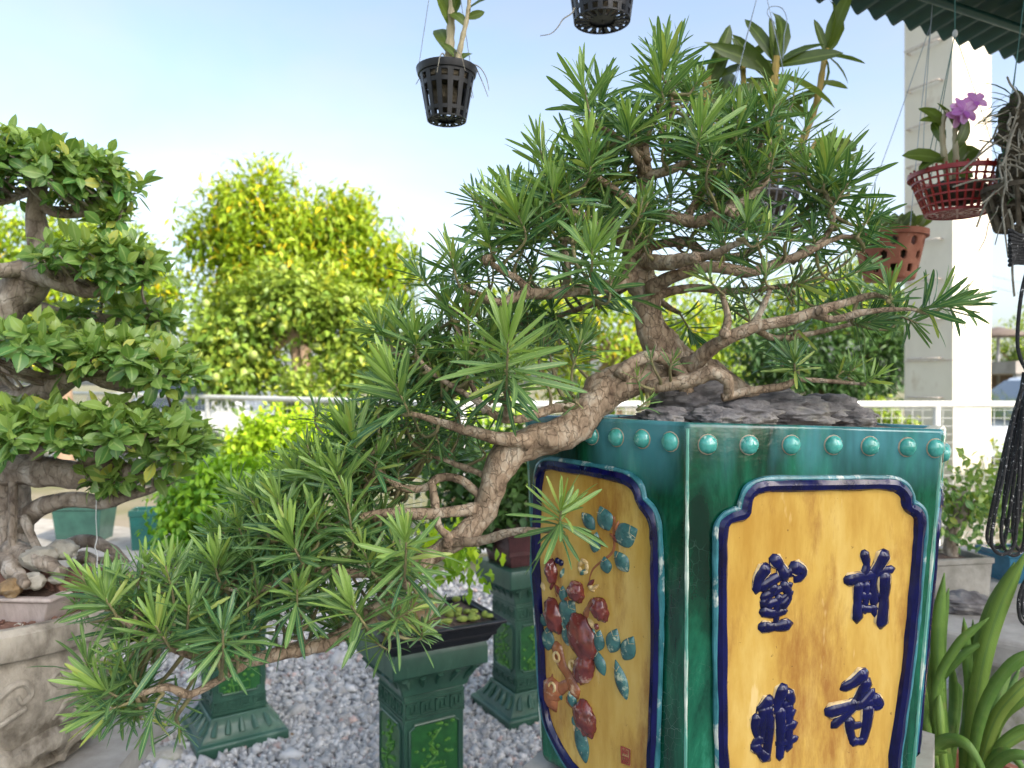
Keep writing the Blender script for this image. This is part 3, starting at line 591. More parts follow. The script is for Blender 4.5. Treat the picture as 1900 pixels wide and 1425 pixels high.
# ------------------------------------------------------------------ glazed green pedestals
def pedestal(x, y, rz, label, h=.60, k=1.0):
    t = thing('pedestal', (x, y, 0), label, 'pedestal', 'green ornamental pedestals on the gravel'); s = h/.62
    def Rz(p): return Vector((x, y, 0))+Matrix.Rotation(rz, 3, 'Z')@Vector((p[0]*k, p[1]*k, p[2]*s))
    def sq(prof):
        m = MB(); vs = []
        for hw, z in prof: vs += [Rz((-hw,-hw,z)),Rz((hw,-hw,z)),Rz((hw,hw,z)),Rz((-hw,hw,z))]
        fs = [(i*4+j, i*4+(j+1)%4, i*4+4+(j+1)%4, i*4+4+j) for i in range(len(prof)-1) for j in range(4)]
        return m.add(vs, fs+[(3,2,1,0), tuple(len(vs)-4+j for j in range(4))])
    def bev(o, w=.004): b = o.modifiers.new('bevel','BEVEL'); b.width = w; b.segments = 2; b.limit_method = 'ANGLE'; return o
    ba = bev(sq([(.165,.0),(.165,.045),(.158,.05),(.15,.05),(.145,.062),(.122,.085),(.108,.112),(.106,.124)]).build('base', M['green_paint'], t, ang=25))
    sh = bev(sq([(.096,.124),(.096,.475)]).build('shaft', M['green_paint'], t, ang=25))
    ca = bev(sq([(.104,.475),(.106,.485),(.110,.497),(.125,.525),(.142,.545),(.15,.547),(.15,.60),(.144,.62)]).build('cap', M['green_paint'], t, ang=25))
    for f in range(4):
        Q = Matrix.Rotation(f*PI/2, 3, 'Z')
        def L(u, z, o): return Rz(Q@Vector((u, -.096-o, z)))
        def strip(m, u0, u1, z0, z1, o=.004): m.add([L(u0,z0,-.001),L(u1,z0,-.001),L(u1,z1,-.001),L(u0,z1,-.001),L(u0,z0,o),L(u1,z0,o),L(u1,z1,o),L(u0,z1,o)], [(0,1,2,3),(7,6,5,4),(4,5,1,0),(5,6,2,1),(6,7,3,2),(7,4,0,3)])
        for z0, z1 in ((.132,.182),(.398,.462)):
            m = MB(); strip(m, -.094, .094, z0, z0+.006); strip(m, -.094, .094, z1-.006, z1); a = z0+.011; b = z1-.011; w = .005; n = 4; c = .188/n
            for i in range(n):
                u = -.094+i*c
                strip(m, u+.003, u+.003+w, a, b); strip(m, u+.003, u+c*.78, b-w, b); strip(m, u+c*.78-w, u+c*.78, a+w*2, b); strip(m, u+c*.38, u+c*.78, a+w*2, a+w*3); strip(m, u+c*.38, u+c*.38+w, a+w*2, b-w*2.2); strip(m, u+.003, u+c+.003, a, a+w*.9)
            m.build('fret_band', M['green_paint'], sh, smooth=False)
        m = MB(); z0, z1 = .200, .384; e = .014; pts = [(-.078+e,z0),(.078-e,z0),(.078-e,z0+e*.6),(.078,z0+e),(.078,z1-e),(.078-e,z1-e*.4),(.078-e,z1),(-.078+e,z1),(-.078+e,z1-e*.4),(-.078,z1-e),(-.078,z0+e),(-.078+e,z0+e*.6)]
        MB().prism(pts, lambda q: L(q[0]*.97, q[1], .0005), lambda q: L(q[0]*.97, q[1], .0015)).build('panel', M['green_bright'], sh, smooth=False)
        m.tube([L(q[0], q[1], .002) for q in pts+pts[:1]], .0042*k, 6); m.build('panel_frame', M['green_paint'], sh)
        m = MB(); random.seed(f*5+int(x*100))
        sp = [(-.02,.205),(-.03,.25),(.01,.285),(-.015,.32),(.02,.36)]; m.tube([L(u,z,.003) for u, z in sp], .003*k, 5)
        for i in range(46):
            u0, z0_ = random.choice(sp); u0 += random.gauss(0,.022); z0_ += random.gauss(0,.02); u0 = max(-.058, min(.058, u0)); z0_ = max(.21, min(.375, z0_))
            m.blob(L(u0, z0_, .002), (.008*k*random.uniform(.6,1.2),.008*k,.006*s*random.uniform(.6,1.3)), 1)
        for q in ((-.02,.215),(.022,.225)): m.tube([L(q[0]+a*.014, q[1]+b*.014, .004) for a, b in ((-1,-1),(1,-1),(1,1),(-1,1),(-1,-1))], .002, 4)
        m.build('relief', M['green_relief'], sh)
        m = MB()
        for i in range(5):
            u = -.076+i*.038
            m.tube([Rz(Q@Vector((u*1.35,-.138,.068))), Rz(Q@Vector((u*1.25,-.124,.090))), Rz(Q@Vector((u*1.12,-.112,.112)))], [.012*k,.011*k,.004*k], 6)
        m.build('petal_row', M['green_paint'], ba)
        m = MB()
        for i in range(5):
            u = -.076+i*.038
            m.tube([Rz(Q@Vector((u*1.45,-.138,.541))), Rz(Q@Vector((u*1.3,-.122,.522))), Rz(Q@Vector((u*1.15,-.112,.502)))], [.011*k,.010*k,.004*k], 6)
        m.build('petal_row', M['green_paint'], ca)
    return t
pedestal(-.275, 2.33, rad(31), 'nearest green pedestal, under the black plastic tray', .60)
pedestal(-1.07, 2.97, rad(33), 'green pedestal on the left with its whole square foot showing on the gravel', .62)
pedestal(.05, 3.2, rad(30), 'green pedestal half hidden behind the big glazed planter', .62)
pY = W(512, 712, 4.9); pedestal(pY.x, pY.y, rad(32), 'farthest green pedestal, hidden under the lime yellow bush', .66)
# bonsai on the left pedestal
def shallow_pot(name, loc, hx, hy, h, rz, mat, label, cat='pot', wall=.012, flare=.85, soil=True, group=None, foot=0):
    t = thing(name, loc, label, cat, group); R = Matrix.Rotation(rz, 3, 'Z'); L0 = Vector(loc); m = MB(); vs = []
    rings = [(flare,0),(1,h*.85),(1.05,h*.86),(1.05,h),(1.05,h)]
    for kx, z in rings[:4]: vs += [L0+R@Vector((sx*hx*kx, sy*hy*kx, z)) for sx, sy in ((-1,-1),(1,-1),(1,1),(-1,1))]
    for z in (h, h*.3): vs += [L0+R@Vector((sx*(hx-wall), sy*(hy-wall), z)) for sx, sy in ((-1,-1),(1,-1),(1,1),(-1,1))]
    fs = [(i*4+j, i*4+(j+1)%4, i*4+4+(j+1)%4, i*4+4+j) for i in range(5) for j in range(4)]+[(3,2,1,0),(20,21,22,23)]
    m.add(vs, fs); o = m.build('body', mat, t, ang=25); b = o.modifiers.new('bevel','BEVEL'); b.width = min(.006, wall*.4); b.segments = 2; b.limit_method = 'ANGLE'
    if soil:
        m = MB(); n = 9; vs = []
        for i in range(n):
            for j in range(n):
                u = -1+2*i/(n-1); v = -1+2*j/(n-1); q = L0+R@Vector((u*(hx-wall*.6), v*(hy-wall*.6), h*.8+.02*(1-u*u)*(1-v*v)))
                vs.append(q+Vector((0,0,.006*noise.noise(q*30))))
        m.add(vs, [(i*n+j,(i+1)*n+j,(i+1)*n+j+1,i*n+j+1) for i in range(n-1) for j in range(n-1)]); m.build('soil', M['soil'], t)
    return t
shallow_pot('bonsai_pot', (-1.07,2.97,.62), .15, .11, .07, rad(33), M['deep_teal_pot'], 'dark green pot of the layered bush on the left pedestal')
tree('layered_bonsai', 'bright green layered leafy bonsai on the left green pedestal', 'bonsai',
     [(335,965,45,32),(390,905,65,30),(470,895,55,26),(400,950,60,35),(350,1010,45,24),(480,945,45,30),(440,1000,55,28),(520,910,35,25),(430,880,40,20)], 2.97, 6500, .034, M['bush_green'], ROUND_V,
     trunk=[(425,1030),(415,990),(425,960)], base=.675, tr=.022, bark='bark_ficus', droop=1.0, yb=(.1,1), shell=.7)
pp = W(512, 712, 4.9); shallow_pot('bonsai_pot', (pp.x,pp.y,.66), .16, .12, .08, rad(33), M['trough'], 'grey pot under the lime yellow bush')
tree('lime_bonsai', 'lime yellow dome shaped bush in front of the white fence', 'bonsai',
     [(470,825,45,28),(520,800,60,35),(570,825,45,28),(510,840,60,22),(450,835,30,20),(600,800,40,28)], 4.9, 6000, .042, M['bush_lime'], ROUND_V, trunk=[(507,880),(505,850)], base=.72, tr=.035, bark='bark_ficus', yb=(.3,1), shell=.7)
tree('grey_green_shrub', 'dull grey-green rounded shrub left of the lime yellow bush', 'shrub',
     [(385,835,45,30),(350,860,50,30),(410,865,40,25),(330,900,40,25)], 5.4, 3000, .04, M['bush_grey'], ROUND_V, trunk=[(380,950),(380,880)], tr=.03)
# dark pot with leafy bonsai on the right pedestal
shallow_pot('bonsai_pot', (.05,3.2,.62), .145, .12, .15, rad(30), M['maroon_pot'], 'deep maroon pot on the pedestal behind the big planter', flare=.8)
tree('leafy_bonsai', 'mid green leafy bonsai in the maroon pot behind the cascading trunk', 'bonsai',
     [(865,840,40,30),(930,900,45,45),(960,850,40,40),(900,950,50,30),(985,920,35,35),(820,900,40,25),(850,960,40,25)], 3.2, 2600, .05, M['tree_dark'], ROUND_V, trunk=[(965,940),(955,900)], base=.75, tr=.02, bark='bark_ficus', yb=(.3,1))
# black tray with stones on the nearest pedestal
tt = shallow_pot('bonsai_tray', (-.255,2.29,.60), .185, .145, .065, rad(28), M['black_tray'], 'black plastic tray with mossy stones on the nearest pedestal', 'tray', wall=.014, flare=.8)
R28 = Matrix.Rotation(rad(28), 3, 'Z')
def tr_(u, v, z): return Vector((-.255,2.29,.60))+R28@Vector((u, v, z))
for i, (u, v, r, mt) in enumerate(((-.02,-.02,.05,'ochre_rock'),(.03,.04,.045,'pale_rock'),(-.09,.02,.04,'ochre_rock'))):
    tag(MB().blob(tr_(u,v,.055+r*.6), (r,r*.8,r*1.1), 3, .3, 1.6, i).build('rock', M[mt], loc=tr_(u,v,.055)), ['ochre rock in the middle of the black tray','pale rock behind the ochre one in the black tray','ochre rock at the left end of the black tray'][i], 'rock', 'rocks in the black tray')
for i in range(44): MB().blob(tr_(rnd(-.16,.16), rnd(-.12,-.02) if i < 30 else rnd(-.02,.11), .070), (rnd(.008,.018),)*2+(rnd(.006,.012),), 2, .25, 2, i).build('moss_clump', M['moss'], tt)
sb = thing('small_bonsai', tr_(.0,.01,.06), 'small drooping lime leaved bonsai in the black tray', 'bonsai')
b0 = tr_(.0,.01,.06); sp = spline([tuple(b0)+(.028,), tuple(W(712,1070,2.3))+(.022,), tuple(W(760,1025,2.3))+(.014,), tuple(W(850,1010,2.32))+(.006,)], 6); MB().tube([s[:3] for s in sp], [s[3] for s in sp], 9, wob=.25, wf=40).build('trunk', M['bark_ficus'], sb)
foliage('crown', ROUND_V, crown_items([(860,1025,35,22),(885,1045,22,20),(820,1010,35,18),(780,1000,30,16),(870,1000,30,14)], 2.3, 240, .036, ROUND_V, 1.2), M['bush_lime'], sb)
# things on the left behind the ficus
pb_ = W(200, 712, 4.0); bn = thing('concrete_bench', (pb_.x, pb_.y, 0), 'long low pale concrete bench behind the left bonsai', 'bench')
MB().box((pb_.x-.2,pb_.y+.2,.47),(.95,.30,.045),rad(-24)).build('slab', M['concrete_pale'], bn, smooth=False)
for q in (-.75, .35): MB().box((pb_.x-.2+q*.91,pb_.y+.2-q*.4,.215),(.09,.22,.213),rad(-24)).build('leg', M['concrete_pale'], bn, smooth=False)
p = W(158, 712, 4.15); shallow_pot('glazed_pot', (p.x,p.y,.515), .125, .10, .20, rad(4), M['teal_pot'], 'pale teal rectangular pot with a wide rim behind the left bonsai')
p = W(275, 712, 3.95); shallow_pot('glazed_pot', (p.x,p.y,.515), .075, .075, .20, rad(15), M['deep_teal_pot'], 'tall dark green pot beside the layered bush')
# weed, stones and dry leaves on the gravel
p = Vector(((250-950)/FPX*2.85, 2.85, 0)); wd = thing('weed', p, 'small green weed in the gravel at the bottom left', 'plant')
foliage('leaves', ROUND_V, [(np.array(p)+rng.normal(size=3)*np.array([.05,.04,.0])+np.array([0,0,rnd(.02,.10)]), frame(rng.normal(size=3)+np.array([0,0,.3]), np.array([0,0,1.])), rnd(.025,.05), int(rng.integers(3)), rnd(0,.7), rnd(0,1)) for i in range(70)], M['bush_grey'], wd)
m = MB()
for i in range(9): a = rnd(0,6.28); m.tube([p, p+Vector((math.cos(a)*.03, math.sin(a)*.03, rnd(.05,.1)))], .002, 4)
m.build('stems', M['twig'], wd)
for i, (px, py, r, mt, lb) in enumerate(((310,1412,.055,'pale_rock','flat pale stone on the gravel at the bottom left'),(545,1398,.018,'terracotta','small pinkish pebble right of the left pedestal foot'),(565,1215,.02,'terracotta','reddish brick chip on the gravel below the bare branch'),(540,1368,.022,'ochre_rock','ochre pebble near the right corner of the left pedestal foot'))):
    d = CAMH*FPX/(py-712); q = W(px, py, d); tag(MB().blob((q.x,q.y,r*.35), (r*1.3,r,r*.5), 2, .3, 1.5, i).build('stone', M[mt], loc=(q.x,q.y,0)), lb, 'stone', 'odd stones on the gravel')
for i, (px, py) in enumerate(((545,1310),(630,1290),(575,1320))):
    d = CAMH*FPX/(py-712); q = np.array(W(px, py, d)); q[2] = .022
    V, F, G = FICUS_V[3]; Rm = frame(np.array([math.cos(i*2.), math.sin(i*2.), .05]), np.array([0,.2,1.])); me = quads_mesh('fallen_leaf', (V@Rm.T)*.07, F); smooth(me)
    o = link('fallen_leaf', me, M['leaf_dry'], None, tuple(q)); tag(o, ['curled brown leaf nearest the left pedestal foot','brown leaf farthest right on the gravel between the pedestals','brown leaf lowest on the gravel between the pedestals'][i], 'leaf', 'fallen leaves')

# ------------------------------------------------------------------ big hexagonal planter
vF = W(1275, 783, 1.0); vR = W(1752, 796, 1.06); vL = W(975, 768, 1.22); vC = vL+vR-vF
HV = [vF, vR, vC*2-vL, vC*2-vF, vC*2-vR, vL]           # counter-clockwise seen from above
UPV = (vR-vF).cross(vL-vF).normalized()
PH = .545                                               # height of the planter
def hexv(i, t, s=None):
    k = (1-.115*t) if s is None else s
    return vC-UPV*(PH*t)+(HV[i%6]-vC)*k
def FP(i, u, t, off=0):
    a = hexv(i, t); b = hexv(i+1, t); p = a+(b-a)*u
    if off:
        n = (b-a).cross(hexv(i, t-.05)-hexv(i, t+.05)).normalized()
        if n.dot(p-(vC-UPV*PH*t)) < 0: n = -n
        p = p+n*off
    return p
def uv_of(i, px, py):
    u, t = .5, .5
    for _ in range(30):
        q = PX(FP(i,u,t)); e = 1e-4; a = PX(FP(i,u+e,t)); b = PX(FP(i,u,t+e))
        J = np.array([[(a[0]-q[0])/e,(b[0]-q[0])/e],[(a[1]-q[1])/e,(b[1]-q[1])/e]]); s = np.linalg.solve(J, np.array([px-q[0], py-q[1]])); u += s[0]; t += s[1]
    return u, t
base_c = vC-UPV*PH
ZP = base_c.z
# stand under it
st = thing('plinth', (base_c.x, base_c.y, 0), 'pale concrete plinth carrying the big glazed planter', 'plinth')
m = MB(); m.prism([tuple((vC+(HV[i]-vC)*.97-UPV*PH).xy) for i in range(6)], lambda p: Vector((p[0],p[1],ZP-.06)), lambda p: Vector((p[0],p[1],ZP+.004))); m.build('slab', M['concrete_pale'], st, smooth=False)
MB().box((base_c.x,base_c.y,(ZP-.062)/2),(.24,.24,(ZP-.062)/2),rad(8)).build('column', M['concrete_pale'], st, smooth=False)
pt = thing('planter', (base_c.x, base_c.y, ZP), 'big hexagonal planter glazed green with yellow panels and blue characters', 'planter')
m = MB(); rings = []
for t, s in ((1.0,.865),(.985,.885),(.94,None),(.8,None),(.6,None),(.4,None),(.2,None),(.012,None),(0.,.996),(0.,.90),(.25,.86)): rings.append([hexv(i, t, s) for i in range(6)])
vs = [v for r in rings for v in r]; fs = [(a*6+i, a*6+(i+1)%6, a*6+6+(i+1)%6, a*6+6+i) for a in range(len(rings)-1) for i in range(6)]
m.add(vs, fs+[(5,4,3,2,1,0)]); body = m.build('body', M['glaze'], pt, ang=25)
bv = body.modifiers.new('bevel','BEVEL'); bv.width = .006; bv.segments = 3; bv.limit_method = 'ANGLE'; bv.angle_limit = rad(25)
m = MB(); n = 14; vs = []; fs = []
vs.append(vC+UPV*.0)
for r in range(1, n+1):
    for i in range(6):
        for j in range(4):
            a = hexv(i, 0, .9); b = hexv(i+1, 0, .9); p = vC+(a+(b-a)*(j/4)-vC)*(r/n); k = r/n
            vs.append(p+Vector((0,0,-.012+.02*(1-k*k)+.006*noise.noise(p*25))))
for j in range(24): fs.append((0, 1+j, 1+(j+1)%24))
for r in range(n-1):
    for j in range(24): fs.append((1+r*24+j, 1+(r+1)*24+j, 1+(r+1)*24+(j+1)%24, 1+r*24+(j+1)%24))
m.add(vs, fs); m.build('soil', M['soil'], pt)
for i in range(6):                                     # pale worn corner lines
    m = MB(); ps = [hexv(i, t)+(hexv(i,t)-(vC-UPV*PH*t)).normalized()*-.0015 for t in np.linspace(.015,.93,24)]; m.tube(ps, [.0025+.0012*noise.noise(p*40) for p in ps], 6); m.build('corner_bead', M['edge_line'], pt)
for i in range(6):                                     # studs along the rim
    us = [uv_of(0, x, y) for x, y in ((1313,824),(1390,825),(1468,825),(1546,825),(1614,827),(1683,829),(1735,831))] if i == 0 else ([uv_of(5, x, y) for x, y in ((1244,819),(1192,814),(1144,811),(1098,808),(1056,806),(1018,804))] if i == 5 else [(k/8+.07, .07) for k in range(2,6)])
    for u, t in us:
        c = FP(i,u,t); nn = (FP(i,u,t,.01)-c).normalized(); Rm = nn.to_track_quat('Z','Y').to_matrix()
        s = MB().blob(c+nn*.001, (.0125,.0125,.0095), 3, .06, 2, u*9, M=Rm).build('stud', M['stud'], pt)
        mm = MB(); mm.tube([c+Rm@Vector((.0128*math.cos(a),.0128*math.sin(a),.0002)) for a in np.linspace(0,2*PI,17)], .0011, 5, cap=False); mm.build('stud_ring', M['raw_clay'], s)
def panel(i, outline, label):
    sp = [tuple(p) for p in spline(outline+outline[:1], 4)][:-1]
    m = MB(); tri = geometry.tessellate_polygon([[Vector((u, t, 0)) for u, t in sp]])
    m.add([FP(i,u,t,.0022) for u, t in sp], [tuple(q) for q in tri]); po = m.build('panel', M['yellow'], pt, smooth=False); po['label'] = label
    md = po.modifiers.new('thick','SOLIDIFY'); md.thickness = .002
    cu = sum(p[0] for p in sp)/len(sp); ct = sum(p[1] for p in sp)/len(sp)
    fw = (HV[(i+1)%6]-HV[i%6]).length; pp = [np.array((u*fw, t*PH)) for u, t in sp]; npp = len(pp)
    ar = sum(pp[k][0]*pp[(k+1)%npp][1]-pp[(k+1)%npp][0]*pp[k][1] for k in range(npp)); sg = 1 if ar > 0 else -1
    def ring(off, dist):
        o_ = []
        for k in range(npp):
            tg = pp[(k+1)%npp]-pp[k-1]; tg /= np.linalg.norm(tg); q = pp[k]+np.array((tg[1],-tg[0]))*sg*dist; o_.append(FP(i, q[0]/fw, q[1]/PH, off))
        return o_
    dz_ = -.0065 if i in (1, 4) else 0
    m = MB(); q = ring(.003+dz_, 0); q = q+q[:1]; m.tube(q, [.0090+.0016*noise.noise(p*55) for p in q], 8, cap=False, wob=.12, wf=90); m.build('border', M['cobalt'], po)
    m = MB(); q = ring(.0045+dz_, .0085); q = q+q[:1]; m.tube(q, [.0044+.0014*noise.noise(p*40) for p in q], 8, cap=False, wob=.15, wf=70); m.build('border_edge', M['bead'], po)
    return po
RO = [(1345,1492),(1338,1380),(1336,1230),(1336,1087),(1337,990),(1345,965),(1362,956),(1378,950),(1382,932),(1390,913),(1408,902),(1440,899),(1540,898),(1640,897),(1664,903),(1677,918),(1681,938),(1695,947),(1702,968),(1697,1040),(1685,1180),(1670,1300),(1655,1400),(1640,1488),(1500,1500)]
pR = panel(0, [uv_of(0,*p) for p in RO], 'yellow panel with four raised blue characters')
LO = [(1002,915),(1006,880),(1018,862),(1060,867),(1110,875),(1160,886),(1184,902),(1193,930),(1210,950),(1218,980),(1221,1060),(1221,1180),(1218,1300),(1213,1425),(1205,1490),(1140,1475),(1075,1430),(1036,1372),(1015,1310),(1007,1180),(999,1040)]
pL = panel(5, [uv_of(5,*p) for p in LO], 'yellow panel with a raised fruiting branch and red seal')
for i in (1,2,3,4): panel(i, [(.2,.86),(.2,.5),(.2,.28),(.24,.24),(.28,.22),(.31,.18),(.5,.18),(.69,.18),(.72,.22),(.76,.24),(.8,.28),(.8,.5),(.8,.86),(.5,.87)], 'plain yellow panel on a far side of the planter')
# characters: brush strokes modelled as raised, rounded ridges
def zz(p): return (1260+p[0]*.4668, 760+p[1]*.4668)
def strokes(i, zf, parent, name, mat, lst, off=.004, fl=.6, halo=None):
    m = MB(); mh = MB()
    for s in lst:
        w = s[0]; pts = s[1:]; q = spline([zf(p) for p in pts], 5) if len(pts) > 2 else [np.array(zf(pts[0]))+(np.array(zf(pts[1]))-np.array(zf(pts[0])))*k/6 for k in range(7)]
        P3 = [FP(i, *uv_of(i, *p), off) for p in q]; nq = len(P3); c = P3[nq//2]
        rr = [w*1.38*.4668/FPX*P3[0].y/2*((1.14-.42*k/(nq-1)) if len(lst)*int(w) % 3 else (.8+.32*abs(math.cos(k/(nq-1)*PI)))) for k in range(nq)]
        P3 = [P3[0]+(P3[0]-P3[1]).normalized()*rr[0]*.7]+P3+[P3[-1]+(P3[-1]-P3[-2]).normalized()*rr[-1]*.9]; rr = [rr[0]*.4]+rr+[rr[-1]*.22]
        m.tube(P3, rr, 10, wob=.05, wf=120)
        if halo: mh.tube([p+(FP(i,.5,.5)-FP(i,.5,.5,.003)) for p in P3], [r*1.18 for r in rr], 8)
    p0 = FP(i,.5,.5); nf = (FP(i,.5,.5,.01)-p0).normalized()
    for mm_ in (m, mh): mm_.v = [tuple(Vector(v)-nf*((Vector(v)-p0).dot(nf)-.002)*.45) for v in mm_.v]
    o = m.build(name, M[mat], parent, ang=180)
    if halo: mh.build('glaze_halo', M[halo], o, ang=180)
    return o
CH = {
 'shi': [(42,(372,592),(395,618),(412,655)),(44,(335,628),(312,665),(302,712)),(36,(322,700),(375,668),(430,642),(470,628)),(46,(452,622),(480,640),(462,668)),(28,(330,742),(385,712),(438,690)),(30,(372,700),(352,735),(330,768)),(28,(345,770),(395,752),(440,722)),(30,(410,690),(430,735),(405,775)),(26,(392,740),(382,800),(378,850)),(32,(328,798),(370,806),(415,796)),(36,(325,858),(372,858),(425,848))],
 'lan': [(30,(728,568),(738,610),(730,650)),(46,(805,575),(788,610),(765,645)),(38,(665,672),(745,655),(838,630)),(30,(770,640),(765,690),(768,760)),(36,(706,690),(702,755),(700,822)),(42,(808,655),(806,740),(796,840)),(26,(738,690),(735,745),(732,800)),(28,(708,735),(755,735),(800,728)),(26,(715,785),(755,788),(795,785)),(24,(760,780),(778,815),(795,838))],
 'xiang': [(46,(722,1045),(690,1072),(648,1098)),(44,(592,1192),(680,1170),(780,1152)),(40,(735,1075),(715,1120),(690,1165)),(40,(690,1160),(650,1205),(608,1248)),(34,(715,1165),(745,1135),(762,1112)),(38,(770,1140),(788,1165),(770,1176)),(34,(668,1228),(672,1268),(684,1312)),(40,(742,1180),(736,1250),(722,1312)),(26,(676,1252),(702,1248),(730,1240)),(30,(684,1312),(704,1312),(724,1306))],
 'ya': [(40,(350,1148),(332,1170),(312,1188)),(34,(302,1218),(298,1255),(310,1300)),(38,(330,1185),(325,1240),(322,1300)),(40,(345,1180),(350,1260),(340,1378)),(36,(296,1330),(315,1352),(340,1375)),(34,(318,1300),(300,1320),(292,1345)),(44,(405,1105),(388,1150),(372,1195)),(38,(425,1120),(435,1150),(415,1170)),(38,(395,1190),(398,1290),(394,1375)),(30,(385,1212),(412,1208),(442,1196)),(30,(390,1262),(420,1255),(448,1244)),(32,(392,1318),(425,1312),(458,1298)),(30,(428,1170),(432,1250),(425,1335))]}
for nm in CH: strokes(0, zz, pR, 'character', 'cobalt', CH[nm], .0045, halo='cream_glaze')
# fruiting branch relief on the left panel
def z1(p): return (960+p[0]*.4664, 760+p[1]*.4664)
for s_ in [(42,(165,940),(185,1010),(215,1060),(238,1120)),(16,(390,425),(392,500),(385,565),(310,630),(290,700),(285,745)),(24,(310,760),(290,785),(278,815)),(70,(150,1100),(140,1140),(150,1170)),(34,(175,1110),(210,1090),(230,1130)),(26,(210,1150),(230,1175),(250,1190)),(14,(145,1060),(150,1040)),(12,(165,740),(150,700),(150,660))]: strokes(5, z1, pL, 'relief_branch', 'brown_glaze', [s_], .003)
def leafrel(p, l, w, ang):
    c = uv_of(5, *z1(p)); c3 = FP(5,*c,.003); ex = (FP(5,c[0]+.01,c[1])-FP(5,c[0],c[1])).normalized(); ey = -(FP(5,c[0],c[1]+.01)-FP(5,*c)).normalized(); nn = ex.cross(ey).normalized()
    if nn.y > 0: nn = -nn
    a = rad(ang); k = .4664/FPX*c3.y; fx = 1.35        # the panel is seen at a slant
    d = (ex*math.cos(a)*fx+ey*math.sin(a)); L_ = d.length*l*k/2; d.normalize(); s = nn.cross(d).normalized()
    return c3, d, s, nn, L_, w*k/2*1.2
for p, l, w, a in (((440,495),95,72,35),((422,600),80,52,125),((355,430),90,62,110),((360,615),62,44,100),((318,525),80,42,80),((290,440),70,44,130),((330,915),84,48,80),((390,915),100,54,75),((450,945),104,54,70),((420,1070),140,46,105),((335,1000),95,42,110),((208,800),105,72,60),((205,890),84,42,95),((130,905),95,52,85),((190,730),62,32,90),((225,1145),64,36,100),((262,1310),160,52,100),((115,830),54,32,90)):
    c3, d, s, nn, L_, w_ = leafrel(p, l, w, a); Mx = Matrix((d, s, nn)).transposed()
    m = MB(); m.add([c3+Mx@Vector((v[0]*L_*1.12, v[1]*w_*1.2*(1-.6*v[0]**2)*(1-.25*v[0]), v[2]*.007)) for v in ICO[3][0]], ICO[3][1]); lf = m.build('relief_leaf', M['teal_leaf'], pL)
    m = MB(); m.tube([c3-d*L_*.8+nn*.003, c3+nn*.0062, c3+d*L_*.85+nn*.003], [.0009,.0008,.0004], 5)
    for q in (-.4,-.1,.2,.5):
        for sg in (-1,1): m.tube([c3+d*L_*q+nn*.0060, c3+d*L_*(q+.25)+s*w_*.6*sg+nn*.004], [.0005,.0003], 4)
    m.build('leaf_vein', M['cream_glaze'], lf)
for p, w, h, a in (((155,815),62,130,100),((268,905),98,178,110),((340,790),54,88,105),((245,720),54,80,95),((148,640),34,92,95),((278,1220),72,132,100),((275,1025),96,66,150)):
    c3, d, s, nn, L_, w_ = leafrel(p, h, w, a); MB().blob(c3, (L_*1.12, w_*1.25, .016), 4, .16, 2.2, w, M=Matrix((d, s, nn)).transposed()).build('relief_fruit', M['maroon'], pL)
for p in ((238,1008),(175,975),(158,1095)):
    c3, d, s, nn, L_, w_ = leafrel(p, 36, 26, 90); MB().tube([c3+nn*.008+Matrix((d,s,nn)).transposed()@Vector((L_*math.cos(q),w_*math.sin(q),0)) for q in np.linspace(0,2*PI,15)], .002, 5, cap=False).build('relief_knot', M['cream_glaze'], pL)
random.seed(21)
for k in range(34):
    bx_, by_ = random.choice(((390,470),(300,660),(200,820),(230,980),(190,1100),(265,1260),(330,900),(150,700))); p = (bx_+random.gauss(0,26), by_+random.gauss(0,34)); p = (max(110,min(480,p[0])), p[1])
    c3, d, s, nn, L_, w_ = leafrel(p, random.uniform(26,60), random.uniform(14,26), random.uniform(30,150)); Mx = Matrix((d, s, nn)).transposed()
    m = MB(); m.add([c3+Mx@Vector((v[0]*L_, v[1]*w_*(1-.5*v[0]**2), v[2]*random.uniform(.004,.006))) for v in ICO[2][0]], ICO[2][1]); m.build('relief_sprig', M[random.choice(('teal_leaf','teal_leaf','brown_glaze','maroon','cream_glaze'))], pL)
for p in ((168,598),(182,606)):
    c3, d, s, nn, L_, w_ = leafrel(p, 28, 22, 90); MB().blob(c3+nn*.001, (L_,w_,.005), 2, M=Matrix((d,s,nn)).transposed()).build('relief_berry', M['cobalt'], pL)
for q in range(5):
    c3, d, s, nn, L_, w_ = leafrel((270+14*math.cos(q*1.26),622+22*math.sin(q*1.26)), 34, 18, 90-q*72); MB().blob(c3, (L_,w_,.004), 2, M=Matrix((d,s,nn)).transposed()).build('relief_petal', M['cream_glaze'], pL)
m = MB(); m.prism([(421,1332),(458,1345),(458,1412),(424,1398)], lambda p: FP(5,*uv_of(5,*z1(p)),.002), lambda p: FP(5,*uv_of(5,*z1(p)),.0042)); se = m.build('seal', M['cream_glaze'], pL, smooth=False)
strokes(5, z1, se, 'seal_mark', 'seal', [(5,(423,1335),(456,1347)),(5,(424,1396),(456,1408)),(5,(423,1335),(425,1396)),(5,(456,1347),(457,1408)),(5,(430,1348),(430,1362)),(5,(438,1346),(438,1366)),(5,(446,1352),(446,1370)),(5,(430,1356),(448,1362)),(5,(430,1374),(450,1380)),(5,(432,1384),(432,1394)),(5,(441,1378),(441,1396)),(5,(449,1382),(449,1400)),(5,(430,1390),(450,1396))], .0085)
